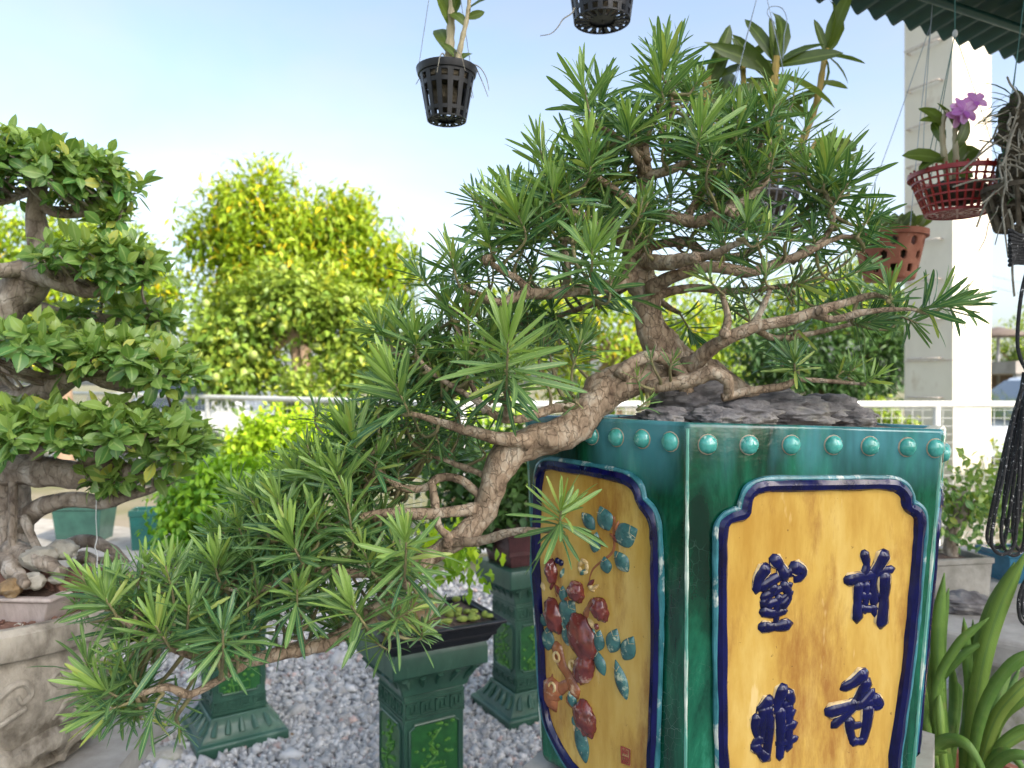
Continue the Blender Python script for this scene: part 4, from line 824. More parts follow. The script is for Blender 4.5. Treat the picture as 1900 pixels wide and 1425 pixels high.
# rocks on the soil
RK = [((1292,748),.060,.030,1.16,'rounded dark rock under the trunk base on the planter'),((1375,770),.055,.020,1.12,'low grey rock behind the front corner of the planter'),((1450,766),.075,.022,1.16,'flat ridged grey rock in the middle of the planter top'),((1525,768),.065,.024,1.20,'ridged grey rock right of the middle on the planter top'),((1580,778),.035,.014,1.16,'rightmost thin grey rock on the planter top'),((1238,775),.040,.013,1.10,'leftmost thin slab of rock by the planter rim'),((1410,748),.060,.022,1.26,'grey rock at the back of the planter top'),((1330,776),.035,.014,1.07,'small front rock by the planter corner')]
for k, ((px, py), rx, rz, d, lb) in enumerate(RK):
    c = W(px, py, d); tag(MB().blob(c, (rx,rx*.8,rz*1.15), 5, .30, 1.8, k, ridge=.18).build('rock', M['rock'], loc=(c.x,c.y,c.z-rz), ang=180), lb, 'rock', 'rocks on the planter')

# ------------------------------------------------------------------ the podocarpus bonsai
rb = W(1290, 745, 1.2)
bz = thing('podocarpus_bonsai', rb, 'large cascading podocarpus bonsai with long narrow leaves in the glazed planter', 'bonsai')
BP = []                                                # branch points, for the twigs to start from
def branch(name, pts, n=10, k=6, wob=.16, wf=45, mat='bark', parent=None, store=None, seg=True):
    """pts: (px, py, depth, radius in px)"""
    P4 = [tuple(W(p[0], p[1], p[2]))+(p[3]/FPX*p[2],) for p in pts]; sp = spline(P4, k)
    q = [Vector(s[:3]) for s in sp]; rr = [max(.0012, float(s[3])) for s in sp]
    for i in range(1, len(q)-1): q[i] += Vector((noise.noise(q[i]*17), noise.noise(q[i]*17+Vector((9,0,0))), noise.noise(q[i]*17+Vector((0,9,0)))))*min(.006, rr[i]*.6)
    if store is not None: store += q
    return MB().tube(q, rr, n, wob=wob, wf=wf).build(name, M[mat], parent or bz, ang=180)
branch('trunk', [(1330,745,1.21,58),(1285,705,1.2,50),(1238,655,1.19,38),(1208,600,1.18,27),(1198,545,1.17,27),(1186,505,1.165,31),(1190,455,1.16,24),(1197,400,1.16,19),(1200,345,1.16,16),(1196,295,1.16,13),(1205,245,1.15,9),(1225,200,1.14,6)], 20, 8, .20, 40, store=BP)
branch('trunk', [(1345,735,1.22,40),(1280,702,1.19,42),(1205,690,1.165,36),(1140,712,1.13,36),(1092,757,1.105,32),(1045,800,1.085,31),(980,824,1.075,30),(930,858,1.07,29),(908,910,1.06,25),(893,962,1.055,22),(855,1000,1.045,19),(800,1030,1.035,17),(745,1075,1.03,15),(690,1135,1.02,14),(620,1185,1.01,14),(550,1203,1.0,14),(490,1218,.99,12),(430,1228,.98,9),(370,1225,.97,7),(320,1205,.95,5)], 20, 7, .22, 45, store=BP)
branch('root', [(1150,700,1.1,14),(1185,672,1.11,12),(1222,662,1.12,12),(1262,690,1.13,13),(1275,740,1.12,14)], 10, store=BP)
branch('root', [(1330,715,1.18,24),(1380,735,1.2,20),(1420,765,1.2,12)], 10, store=None)
BR = [
 [(1175,512,1.15,15),(1120,530,1.11,13),(1060,546,1.09,11),(980,548,1.07,10),(925,560,1.06,8),(885,545,1.05,6),(852,530,1.04,4)],
 [(985,546,1.07,9),(962,518,1.06,7),(925,497,1.05,6),(905,482,1.04,5)],
 [(1050,545,1.085,8),(1055,505,1.07,7),(1048,450,1.06,5),(1060,440,1.05,4)],
 [(925,560,1.06,6),(880,560,1.07,5),(845,585,1.07,4)],
 [(1185,470,1.15,12),(1120,420,1.12,9),(1060,395,1.1,8),(1030,375,1.08,5)],
 [(1195,395,1.15,10),(1150,360,1.13,8),(1110,330,1.11,6),(1095,315,1.1,4)],
 [(1196,320,1.15,9),(1180,290,1.14,7),(1166,268,1.13,4)],
 [(1200,330,1.15,9),(1245,318,1.14,8),(1290,290,1.13,5)],
 [(1205,300,1.15,7),(1150,255,1.13,5),(1100,228,1.11,4)],
 [(1225,250,1.15,6),(1250,210,1.14,5),(1245,175,1.13,3)],
 [(1195,395,1.16,13),(1245,402,1.15,12),(1285,412,1.14,12),(1330,398,1.12,10),(1385,370,1.12,8),(1425,330,1.12,5)],
 [(1270,410,1.16,9),(1300,360,1.17,7),(1345,300,1.17,6),(1363,260,1.17,4)],
 [(1345,395,1.13,7),(1390,330,1.18,6),(1425,228,1.2,3)],
 [(1192,480,1.15,14),(1245,487,1.1,15),(1300,476,1.06,9),(1345,462,1.03,7),(1382,445,1.0,5)],
 [(1200,455,1.16,10),(1235,448,1.18,9),(1275,450,1.19,9),(1310,475,1.2,9),(1380,470,1.2,7),(1440,430,1.2,5)],
 [(1205,535,1.15,15),(1250,513,1.12,12),(1320,497,1.1,11),(1390,507,1.09,10),(1450,487,1.09,9),(1505,465,1.08,7),(1555,440,1.08,5),(1590,440,1.08,4)],
 [(1480,475,1.09,7),(1530,440,1.1,6),(1545,400,1.1,5),(1530,355,1.1,4)],
 [(1215,550,1.17,9),(1290,535,1.2,8),(1360,540,1.22,7),(1460,530,1.22,5)],
 [(1270,680,1.14,18),(1320,645,1.10,14),(1365,622,1.08,12),(1430,600,1.07,11),(1500,582,1.06,10),(1560,565,1.06,8),(1620,545,1.06,6),(1655,555,1.05,4)],
 [(1505,580,1.06,8),(1545,592,1.05,7),(1590,580,1.04,7),(1640,575,1.03,5),(1700,575,1.02,3)],
 [(1200,725,1.1,12),(1280,705,1.09,14),(1325,690,1.08,13),(1352,705,1.08,11),(1352,735,1.09,9)],
 [(1340,737,1.09,8),(1400,722,1.09,8),(1455,715,1.09,7),(1480,706,1.09,5),(1540,706,1.08,4),(1600,712,1.07,3)],
 [(1340,632,1.09,9),(1352,590,1.08,7),(1340,545,1.07,5)],
 [(1395,608,1.08,7),(1415,570,1.07,6),(1430,535,1.06,4)],
 [(1390,605,1.08,7),(1440,625,1.12,6),(1520,615,1.14,5),(1580,600,1.15,4)],
 [(1190,515,1.18,8),(1230,560,1.25,6),(1260,580,1.28,4)],
 [(1175,520,1.18,8),(1110,560,1.24,6),(1020,590,1.26,5),(940,600,1.25,4)],
 [(980,822,1.06,16),(920,808,1.04,12),(860,795,1.02,9),(815,782,1.0,7),(765,768,.98,5)],
 [(1080,745,1.1,12),(1010,765,1.06,9),(940,775,1.04,8),(870,735,1.03,6),(800,690,1.03,5),(772,660,1.03,4)],
 [(940,775,1.03,7),(942,745,.98,6),(940,720,.95,4)],
 [(900,765,1.03,6),(870,700,1.05,5),(860,640,1.06,4),(840,595,1.07,3)],
 [(892,945,1.05,13),(840,952,1.04,11),(770,952,1.03,11),(710,952,1.02,9),(655,965,1.01,7),(600,980,1.0,5),(540,990,1.0,4)],
 [(895,925,1.06,9),(855,890,1.07,8),(815,885,1.08,8),(790,905,1.07,7),(750,905,1.06,7),(715,885,1.05,6),(695,870,1.04,4)],
 [(800,893,1.05,7),(806,935,1.04,8),(812,975,1.03,8),(835,1000,1.03,8)],
 [(895,880,1.07,6),(860,865,1.09,6),(830,855,1.1,5),(790,840,1.1,3)],
 [(720,890,1.05,5),(690,860,1.03,5),(665,845,1.02,4)],
 [(830,1008,1.03,9),(900,1000,1.0,9),(960,985,.97,7),(1030,985,.95,4)],
 [(770,1055,1.03,8),(700,1062,1.0,8),(610,1060,.98,8),(560,1045,.96,5)],
 [(760,1065,1.02,7),(755,1090,.97,5),(749,1074,.93,4)],
 [(610,1060,.98,7),(540,1075,.97,7),(480,1095,.97,6),(415,1090,.97,4)],
 [(690,1135,1.01,7),(690,1155,.96,6),(681,1165,.93,4)],
 [(560,1200,1.0,7),(555,1165,.96,6),(550,1132,.93,4)],
 [(460,1225,.98,8),(425,1250,.95,7),(370,1280,.93,7),(345,1285,.92,8),(310,1272,.91,7),(260,1285,.9,5),(220,1292,.89,4)],
 [(410,1228,.97,6),(350,1210,.94,5),(315,1200,.92,4)],
 [(330,1208,.95,6),(270,1180,.95,5),(215,1142,.94,4)],
 [(250,1165,.95,4),(255,1110,.97,3)],
]
for b in BR: branch('branch', b, 9, 6, .22, 70, store=BP)
for (px, py, d) in ((1345,618,1.07),(1290,478,1.05),(905,482,1.03),(1262,452,1.17),(830,1008,1.02),(1360,395,1.1),(1525,578,1.05)):
    c = W(px, py, d); MB().blob(c, (.008,.008,.008), 3, .35, 1.5, px).build('knot', M['bark'], bz, ang=180)
# rosettes: base px, base py, depth, leaf length px, direction in the picture (deg), lean to the viewer, leaves, spread (deg), youth
RO_ = [  # last value mixes leaf age with light and shade put into the colour
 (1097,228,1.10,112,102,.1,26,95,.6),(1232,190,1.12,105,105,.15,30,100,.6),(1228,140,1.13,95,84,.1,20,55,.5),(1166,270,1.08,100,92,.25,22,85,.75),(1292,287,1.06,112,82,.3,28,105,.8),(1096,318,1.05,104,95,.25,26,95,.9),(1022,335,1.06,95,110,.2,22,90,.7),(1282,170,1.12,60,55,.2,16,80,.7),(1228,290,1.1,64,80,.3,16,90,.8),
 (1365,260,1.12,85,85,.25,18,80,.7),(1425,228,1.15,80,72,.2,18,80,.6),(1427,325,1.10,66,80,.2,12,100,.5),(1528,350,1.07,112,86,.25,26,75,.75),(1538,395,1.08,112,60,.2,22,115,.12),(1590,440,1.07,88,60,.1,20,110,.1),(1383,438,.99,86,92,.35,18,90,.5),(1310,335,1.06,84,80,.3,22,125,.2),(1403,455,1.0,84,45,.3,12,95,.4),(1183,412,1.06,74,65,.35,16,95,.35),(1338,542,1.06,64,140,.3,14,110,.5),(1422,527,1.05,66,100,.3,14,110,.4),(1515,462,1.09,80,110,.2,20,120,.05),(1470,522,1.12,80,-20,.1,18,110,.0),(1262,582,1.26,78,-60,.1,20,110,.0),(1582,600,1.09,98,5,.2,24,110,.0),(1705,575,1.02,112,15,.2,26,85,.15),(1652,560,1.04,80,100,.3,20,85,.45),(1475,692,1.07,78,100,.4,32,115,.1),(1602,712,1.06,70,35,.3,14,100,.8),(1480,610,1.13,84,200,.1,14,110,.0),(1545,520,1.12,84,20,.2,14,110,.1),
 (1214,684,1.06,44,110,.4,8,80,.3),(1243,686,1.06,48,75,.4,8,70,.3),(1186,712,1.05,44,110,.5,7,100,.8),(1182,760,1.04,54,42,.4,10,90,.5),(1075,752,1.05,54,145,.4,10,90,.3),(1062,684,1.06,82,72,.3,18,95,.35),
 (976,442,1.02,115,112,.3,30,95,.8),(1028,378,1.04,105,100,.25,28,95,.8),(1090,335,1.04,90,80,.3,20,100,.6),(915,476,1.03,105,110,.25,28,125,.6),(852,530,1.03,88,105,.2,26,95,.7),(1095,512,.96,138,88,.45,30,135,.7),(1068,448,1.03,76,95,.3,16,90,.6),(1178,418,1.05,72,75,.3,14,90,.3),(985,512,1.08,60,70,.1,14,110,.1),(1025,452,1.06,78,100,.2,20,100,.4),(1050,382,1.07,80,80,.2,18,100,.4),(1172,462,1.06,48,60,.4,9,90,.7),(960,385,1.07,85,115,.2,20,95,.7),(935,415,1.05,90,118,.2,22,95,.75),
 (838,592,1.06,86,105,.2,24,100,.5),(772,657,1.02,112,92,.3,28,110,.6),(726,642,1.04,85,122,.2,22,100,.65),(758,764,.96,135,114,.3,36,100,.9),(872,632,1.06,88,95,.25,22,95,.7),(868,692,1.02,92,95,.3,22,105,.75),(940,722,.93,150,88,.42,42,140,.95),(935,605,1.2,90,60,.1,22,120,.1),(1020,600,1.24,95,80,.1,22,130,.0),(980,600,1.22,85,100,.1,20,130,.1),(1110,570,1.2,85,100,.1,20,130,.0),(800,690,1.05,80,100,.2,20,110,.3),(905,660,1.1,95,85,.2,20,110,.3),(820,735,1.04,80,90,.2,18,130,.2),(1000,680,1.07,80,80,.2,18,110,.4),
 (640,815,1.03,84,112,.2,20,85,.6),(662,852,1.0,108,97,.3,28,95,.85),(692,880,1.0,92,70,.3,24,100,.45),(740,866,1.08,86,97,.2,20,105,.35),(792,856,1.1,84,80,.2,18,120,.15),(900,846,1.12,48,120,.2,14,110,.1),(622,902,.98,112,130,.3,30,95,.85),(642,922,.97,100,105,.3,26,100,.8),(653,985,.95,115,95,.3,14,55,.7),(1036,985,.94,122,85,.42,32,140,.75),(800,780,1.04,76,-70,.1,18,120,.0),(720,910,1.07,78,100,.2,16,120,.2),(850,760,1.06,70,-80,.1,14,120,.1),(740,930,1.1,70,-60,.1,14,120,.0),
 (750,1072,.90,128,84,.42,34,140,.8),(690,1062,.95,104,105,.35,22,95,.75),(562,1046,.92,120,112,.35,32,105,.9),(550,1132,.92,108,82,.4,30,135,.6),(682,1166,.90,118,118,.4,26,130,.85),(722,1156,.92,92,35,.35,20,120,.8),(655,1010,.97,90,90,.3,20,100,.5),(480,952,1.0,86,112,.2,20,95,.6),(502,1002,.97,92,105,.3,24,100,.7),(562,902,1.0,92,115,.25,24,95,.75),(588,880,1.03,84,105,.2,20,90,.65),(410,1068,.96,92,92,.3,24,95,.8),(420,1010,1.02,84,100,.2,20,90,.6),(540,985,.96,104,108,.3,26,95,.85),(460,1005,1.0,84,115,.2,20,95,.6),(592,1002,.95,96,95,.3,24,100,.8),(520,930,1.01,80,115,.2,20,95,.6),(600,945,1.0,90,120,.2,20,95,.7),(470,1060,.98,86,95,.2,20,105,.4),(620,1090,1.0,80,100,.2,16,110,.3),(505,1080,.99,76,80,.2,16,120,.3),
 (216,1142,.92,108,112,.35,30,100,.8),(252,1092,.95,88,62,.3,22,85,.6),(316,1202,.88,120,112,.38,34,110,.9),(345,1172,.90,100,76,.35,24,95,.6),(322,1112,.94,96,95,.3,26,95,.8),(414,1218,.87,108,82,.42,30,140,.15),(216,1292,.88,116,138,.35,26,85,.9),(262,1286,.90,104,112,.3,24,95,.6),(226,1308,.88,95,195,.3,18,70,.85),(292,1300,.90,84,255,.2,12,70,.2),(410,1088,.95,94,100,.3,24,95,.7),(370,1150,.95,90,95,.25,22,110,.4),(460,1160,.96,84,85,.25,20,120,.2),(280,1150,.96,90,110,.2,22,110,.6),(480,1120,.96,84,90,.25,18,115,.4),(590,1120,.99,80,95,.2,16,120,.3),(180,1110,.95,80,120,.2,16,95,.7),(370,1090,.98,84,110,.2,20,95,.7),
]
random.seed(3); extra = []
for c in RO_:
    if c[8] < .05 or c[3] < 60: continue
    for k in range(4):
        if random.random() < .92: extra.append((c[0]+random.uniform(-55,55), c[1]+random.uniform(-30,48), c[2]+random.uniform(.03,.15), c[3]*random.uniform(.55,.95), c[4]+random.uniform(-35,35), random.uniform(-.3,.3), random.randint(14,20), random.uniform(95,130), c[8]*random.uniform(.1,.8)))
extra = [e for e in extra if not (1080 < e[0] < 1300 and e[1] > 560) and not (e[0] > 960 and 700 < e[1]) and not (820 < e[0] < 960 and e[1] > 860)]
for k in range(62):
    a = random.uniform(0, 6.28); r = random.random()**.5
    extra.append((1275+265*r*math.cos(a), 345+125*r*math.sin(a), random.uniform(1.10,1.27), random.uniform(60,90), random.uniform(60,120), random.uniform(-.2,.3), random.randint(14,20), random.uniform(100,130), random.uniform(0,.4)))
for k in range(30): extra.append((random.uniform(640,900), 0, random.uniform(1.06,1.14), random.uniform(60,85), random.uniform(70,130), random.uniform(-.2,.3), 16, 115, random.uniform(.1,.5)))
extra = [e if e[1] else (e[0], 1330-e[0]*.78+random.uniform(-30,70))+e[2:] for e in extra]
items = []; tw = MB(); BPn = np.array([tuple(p) for p in BP])
for ci, c in enumerate(RO_+extra):
    px, py, d, L_, ang, lean, nl, spread, age_light = c; b = np.array(W(px, py, d)); a = rad(ang)
    ax = np.array([math.cos(a), -lean, math.sin(a)]); ax /= np.linalg.norm(ax); L3 = L_/FPX*d
    x0 = np.cross(ax, np.array([.3,.8,.5])); x0 /= np.linalg.norm(x0); y0 = np.cross(ax, x0); stem = rnd(.3,.75)*L3
    ph = rnd(0, 6.28)
    nl = int(nl*1.3); spread = spread*.9 if spread < 120 else spread
    for i in range(nl):
        f = (i+.5)/nl; th = rad(9+(spread-9)*f**.85)+rnd(-.28,.28); ph += 2.39996+rnd(-.7,.7)
        dv = ax*math.cos(th)+(x0*math.cos(ph)+y0*math.sin(ph))*math.sin(th)
        dv = dv+np.array([0,0,.10]); dv /= np.linalg.norm(dv)
        pos = b+ax*stem*(1-f)-dv*.001
        up = ax*1.0+np.array([0,0,.15]); ln = L3*(.62+.38*min(1, f*2.2))*rnd(.68,1.15)*(.95 if f < .8 else rnd(.6,1.05))
        v = int(rng.integers(6)) if f > .25 else int(rng.choice([0,3,5,1]))
        yy = float(np.clip(age_light*(1.08-f*1.15)+rnd(-.12,.12), 0, 1))
        items.append((pos, frame(dv, up, rnd(-.9,.9)), ln*.96, v, yy, float(rng.random()), ci < len(RO_)))
    dist = np.linalg.norm(BPn-b, axis=1); near = Vector(BPn[int(dist.argmin())]); bb = Vector(b); tip = bb+Vector(ax)*stem
    if (near-bb).length < .45:
        mid = (near+bb)/2+Vector((rnd(-.01,.01), rnd(-.01,.01), -.1*(near-bb).length))
        sp = spline([tuple(near), tuple(mid), tuple(bb), tuple(tip)], 4); tw.tube([s[:3] for s in sp], [.0030-.0018*i/(len(sp)-1) for i in range(len(sp))], 6)
o = tw.build('twigs', M['twig'], bz, ang=180); o['kind'] = 'stuff'
score = [(-(it[2]/it[0][1]) + (0 if it[6] else 1)+ it[0][1]*.05, i) for i, it in enumerate(items)]; score.sort(); first = set(i for _, i in score[:300])
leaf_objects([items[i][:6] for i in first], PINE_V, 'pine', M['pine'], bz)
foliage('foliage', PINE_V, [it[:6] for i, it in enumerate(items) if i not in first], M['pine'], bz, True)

# ------------------------------------------------------------------ ficus bonsai on the left
FD = 1.55
fb = W(20, 1040, FD)
fz = thing('ficus_bonsai', fb, 'rugged ficus bonsai with oval leaves in layered pads at the left edge', 'bonsai'); FB = []
def fbr(name, pts, n=10, **k): return branch(name, pts, n, 6, k.get('wob',.2), k.get('wf',22), 'bark_ficus', fz, FB)
fbr('trunk', [(10,1060,1.55,55),(15,960,1.55,42),(0,880,1.56,42),(-35,800,1.57,45),(-25,720,1.57,42),(-30,640,1.58,40),(5,575,1.57,38),(50,528,1.56,34),(78,490,1.56,26),(72,430,1.56,19),(68,375,1.56,16),(70,330,1.56,13),(60,290,1.56,8)], 18)
for b in ([(-10,740,1.55,30),(60,738,1.52,26),(110,712,1.5,22),(160,690,1.48,18),(230,715,1.47,14),(300,705,1.46,9)],[(150,690,1.48,12),(190,660,1.5,9),(250,650,1.5,6)],[(170,700,1.48,11),(220,690,1.44,8),(280,670,1.42,5)],
          [(50,505,1.54,24),(100,515,1.52,20),(160,535,1.5,16),(220,520,1.5,12),(280,525,1.5,7)],[(60,500,1.54,16),(0,500,1.5,14),(-40,490,1.5,10)],[(200,525,1.5,9),(240,490,1.5,6),(290,480,1.5,4)],[(40,560,1.58,14),(100,580,1.6,11),(200,590,1.6,8),(280,580,1.6,5)],
          [(70,375,1.56,12),(110,395,1.54,9),(160,395,1.53,8),(220,370,1.53,5)],[(68,350,1.56,9),(20,370,1.55,7),(-20,380,1.55,5)],[(70,340,1.56,8),(110,320,1.54,6),(150,300,1.54,4)],[(66,320,1.56,7),(40,290,1.54,5),(10,270,1.54,4)],
          [(0,870,1.54,34),(60,870,1.5,30),(130,880,1.48,26),(200,870,1.46,20),(260,880,1.45,10)],[(20,980,1.54,22),(70,945,1.52,17),(130,925,1.5,15),(200,930,1.5,12),(290,905,1.5,6)],[(130,875,1.48,12),(180,845,1.45,9),(260,830,1.43,5)],[(60,860,1.5,12),(80,830,1.46,9),(120,810,1.45,5)],
          [(25,870,1.5,9),(25,930,1.49,8),(22,1030,1.48,8)],[(45,960,1.5,10),(60,1000,1.48,8),(80,1040,1.47,6)]): fbr('branch', b, 9)
for b in ([(20,1020,1.5,24),(70,1040,1.46,16),(120,1060,1.43,9)],[(10,1030,1.5,24),(30,1060,1.44,16),(50,1085,1.4,8)],[(130,1010,1.65,14),(170,1005,1.62,12),(210,1020,1.6,9),(235,1045,1.6,6)],[(150,1030,1.62,9),(190,1040,1.58,7),(225,1030,1.57,5)],[(140,1050,1.6,9),(165,1035,1.57,8),(180,1060,1.56,7),(170,1075,1.56,6)]): branch('root', b, 8, 6, .25, 30, 'bark_ficus', fz, None)
PADS = [((100,348),140,58,1.52,430,(60,300)),((40,308),80,35,1.5,130,(60,300)),((185,368),65,50,1.52,140,(110,320)),((225,423),30,30,1.52,60,(200,380)),
        ((190,500),105,36,1.5,240,(100,510)),((230,602),95,30,1.62,200,(180,590)),((250,522),60,42,1.5,140,(200,525)),
        ((80,656),120,38,1.45,330,(60,730)),((240,681),100,42,1.45,260,(200,690)),((310,716),60,35,1.44,110,(270,700)),
        ((100,818),130,46,1.42,420,(80,860)),((250,816),115,50,1.42,380,(200,870)),((330,848),55,40,1.42,110,(260,880)),((260,898),70,25,1.5,110,(240,910)),((60,798),70,30,1.42,120,(60,860))]
FBn = np.array([tuple(p) for p in FB]); fit = []; ftw = MB()
for (cx, cy), rx, ry, d, n, src in PADS:
    c = np.array(W(cx, cy, d)); ax_, az_ = rx/FPX*d, ry/FPX*d; ay_ = min(ax_, .13); nt_ = max(4, n//4)
    for j in range(nt_):
        v = rng.normal(size=3); v /= np.linalg.norm(v)
        if v[2] < -.35: v[2] *= -.6
        if v[1] > .3 and rng.random() < .5: v[1] *= -1
        q = c+v*np.array([ax_, ay_, az_])*rnd(.6,1.08)
        dist = np.linalg.norm(FBn-q, axis=1); near = Vector(FBn[int(dist.argmin())]); qq = Vector(q)
        mid = (near+qq)/2+Vector((rnd(-.012,.012), rnd(-.01,.01), -.06*(near-qq).length))
        sp = spline([tuple(near), tuple(mid), tuple(qq)], 4); ftw.tube([s[:3] for s in sp], [.0042-.003*i/(len(sp)-1) for i in range(len(sp))], 5)
        ax0 = v*.8+np.array([0,-.1,.75]); ax0 /= np.linalg.norm(ax0)
        x0 = np.cross(ax0, np.array([.2,.9,.3])); x0 /= np.linalg.norm(x0); y0 = np.cross(ax0, x0); ph = rnd(0,6.28)
        for i in range(7):
            f = i/6; th = rad(20+75*f)+rnd(-.5,.5); ph += 2.4+rnd(-.4,.4); dv = ax0*math.cos(th)+(x0*math.cos(ph)+y0*math.sin(ph))*math.sin(th)+np.array([0,0,-.15*f])
            fit.append((q+ax0*.02*(1-f), frame(dv, ax0+np.array([0,-.3,.5])+rng.normal(size=3)*.4, rnd(-.6,.6)), .035*rnd(.5,1.35), int(rng.integers(4)), float(np.clip(.45*(1-f)+.35*v[2]+rnd(-.2,.25),0,1)), float(rng.random())))
o = ftw.build('twigs', M['bark_ficus'], fz, ang=180); o['kind'] = 'stuff'
sc = sorted(range(len(fit)), key=lambda i: -fit[i][2]/fit[i][0][1]+(fit[i][0][1]-1.3)*.06+(0 if PX(fit[i][0])[0] > -10 else 1)); keep = set(sc[:300])
leaf_objects([fit[i] for i in keep], FICUS_V, 'ficus', M['ficus'], fz)
foliage('foliage', FICUS_V, [it for i, it in enumerate(fit) if i not in keep], M['ficus'], fz, True)
m = MB(); m.tube([W(180,870,1.44), W(178,960,1.44), W(180,1000,1.44)], .0009, 5); m.tube([W(180,1000,1.44), W(176,1015,1.44), W(181,1030,1.44), W(178,1085,1.44)], .0012, 5); tag(m.build('tie_cord', M['galv'], loc=W(178,1085,1.44)), 'thin white cord tied from the ficus branch down to its pot', 'cord')
# its pots
pcx = W(-6, 712, 1.52); zr = W(0, 1172, 1.52-.22).z
cpz = thing('concrete_pot', (pcx.x, 1.52, .625), 'weathered grey concrete pot with scroll relief at the bottom left', 'pot')
MB().lathe([(.15,.0),(.165,.012),(.15,.03),(.178,.07),(.207,.13),(.214,.19),(.204,.232),(.222,.24),(.228,.255),(.228,.285),(.218,.295),(.203,.295),(.198,.27)], (pcx.x,1.52,.625), 48, True).build('body', M['concrete_pot'], cpz)
MB().lathe([(.20,.278),(.1,.284),(.001,.286)], (pcx.x,1.52,.632), 40).build('gravel_fill', M['red_soil'], cpz)
def potp(a, z, o=0):
    pr = [(0,.15),(.03,.15),(.07,.178),(.13,.207),(.19,.214),(.232,.204)]; r = float(np.interp(z, [p[0] for p in pr], [p[1] for p in pr]))+o
    return Vector((pcx.x+r*math.cos(a), 1.52+r*math.sin(a), .625+z))
for a0 in (-1.05, -.15, -2.0):
    m = MB(); pts = [(a0-.38,.11),(a0-.28,.14),(a0-.12,.135),(a0+.02,.16),(a0+.14,.19),(a0+.26,.195),(a0+.31,.175),(a0+.25,.16),(a0+.21,.175)]
    sp = spline(pts, 5); m.tube([potp(p[0],p[1],-.0005) for p in sp], [.004+.003*math.sin(PI*i/(len(sp)-1)) for i in range(len(sp))], 8)
    sp = spline([(a0-.3,.10),(a0-.1,.105),(a0+.1,.13),(a0+.28,.15)], 5); m.tube([potp(p[0],p[1],.001) for p in sp], .005, 8)
    sp = spline([(a0-.38,.175),(a0-.44,.19),(a0-.36,.2),(a0-.32,.185)], 5); m.tube([potp(p[0],p[1],.001) for p in sp], .005, 8)
    m.build('scroll_relief', M['concrete_pot'], cpz)
for a0 in (-.75, -1.6, .1):
    m = MB(); sp = spline([(a0-.42,.0),(a0-.3,.045),(a0-.1,.035),(a0+.1,.05),(a0+.3,.06),(a0+.42,.02)], 5); m.tube([potp(p[0],p[1]+.01,.008) for p in sp], [.012+.012*math.sin(PI*i/(len(sp)-1)) for i in range(len(sp))], 8, wob=.2, wf=40); m.build('foot_relief', M['concrete_pot'], cpz)
for i in range(46):
    a = rnd(-2.6,.4); r = rnd(.13,.195); q = Vector((pcx.x+r*math.cos(a), 1.52+r*math.sin(a), .916)); MB().blob(q, (rnd(.004,.009),rnd(.004,.009),.005), 1, .3, 2, i).build('pebble', M['red_soil'] if i % 3 else M['pale_rock'], cpz, smooth=False)
tg = W(50, 1110, 1.4)
tri = shallow_pot('inner_tray', (pcx.x+.015,1.53,.906), .165, .115, .055, rad(-4), M['tray_pink'], 'pinkish rimmed tray holding the ficus inside the concrete pot', 'tray', wall=.012, flare=.9)
m = MB()
for i in range(9):
    m.blob(W(rnd(-20,210), rnd(1070,1085), rnd(1.48,1.6)), (.06,.06,.03), 3, .3, 2, i)
m.build('soil_mound', M['red_soil'], tri)
for k, (px, py, d, r, mt, lb) in enumerate(((75,1035,1.47,.028,'pale_rock','mossy pale rock at the foot of the ficus trunk'),(118,1020,1.50,.024,'pale_rock','small white rock right of the mossy ficus rock'),(60,1078,1.43,.02,'pale_rock','low curved pale rock at the front of the ficus tray'),(20,1090,1.41,.02,'ochre_rock','dark brown rock at the front left of the ficus tray'),(105,1074,1.45,.012,'pale_rock','small flat rock right of the ficus tray front'))):
    c = W(px, py, d); tag(MB().blob(c, (r*1.2,r,r*.8), 3, .3, 1.8, k).build('rock', M[mt], loc=(c.x,c.y,c.z-r)), lb, 'rock', 'rocks at the foot of the ficus')
stn = thing('garden_stool', (pcx.x, 1.52, 0), 'green stool with pale slab under the concrete pot, bottom left', 'stool')
MB().box((pcx.x+.03,1.52,.599),(.23,.22,.025),rad(6)).build('slab', M['concrete_pale'], stn, smooth=False); MB().box((pcx.x,1.52,.287),(.16,.16,.287),rad(6)).build('leg', M['green_paint'], stn, smooth=False)

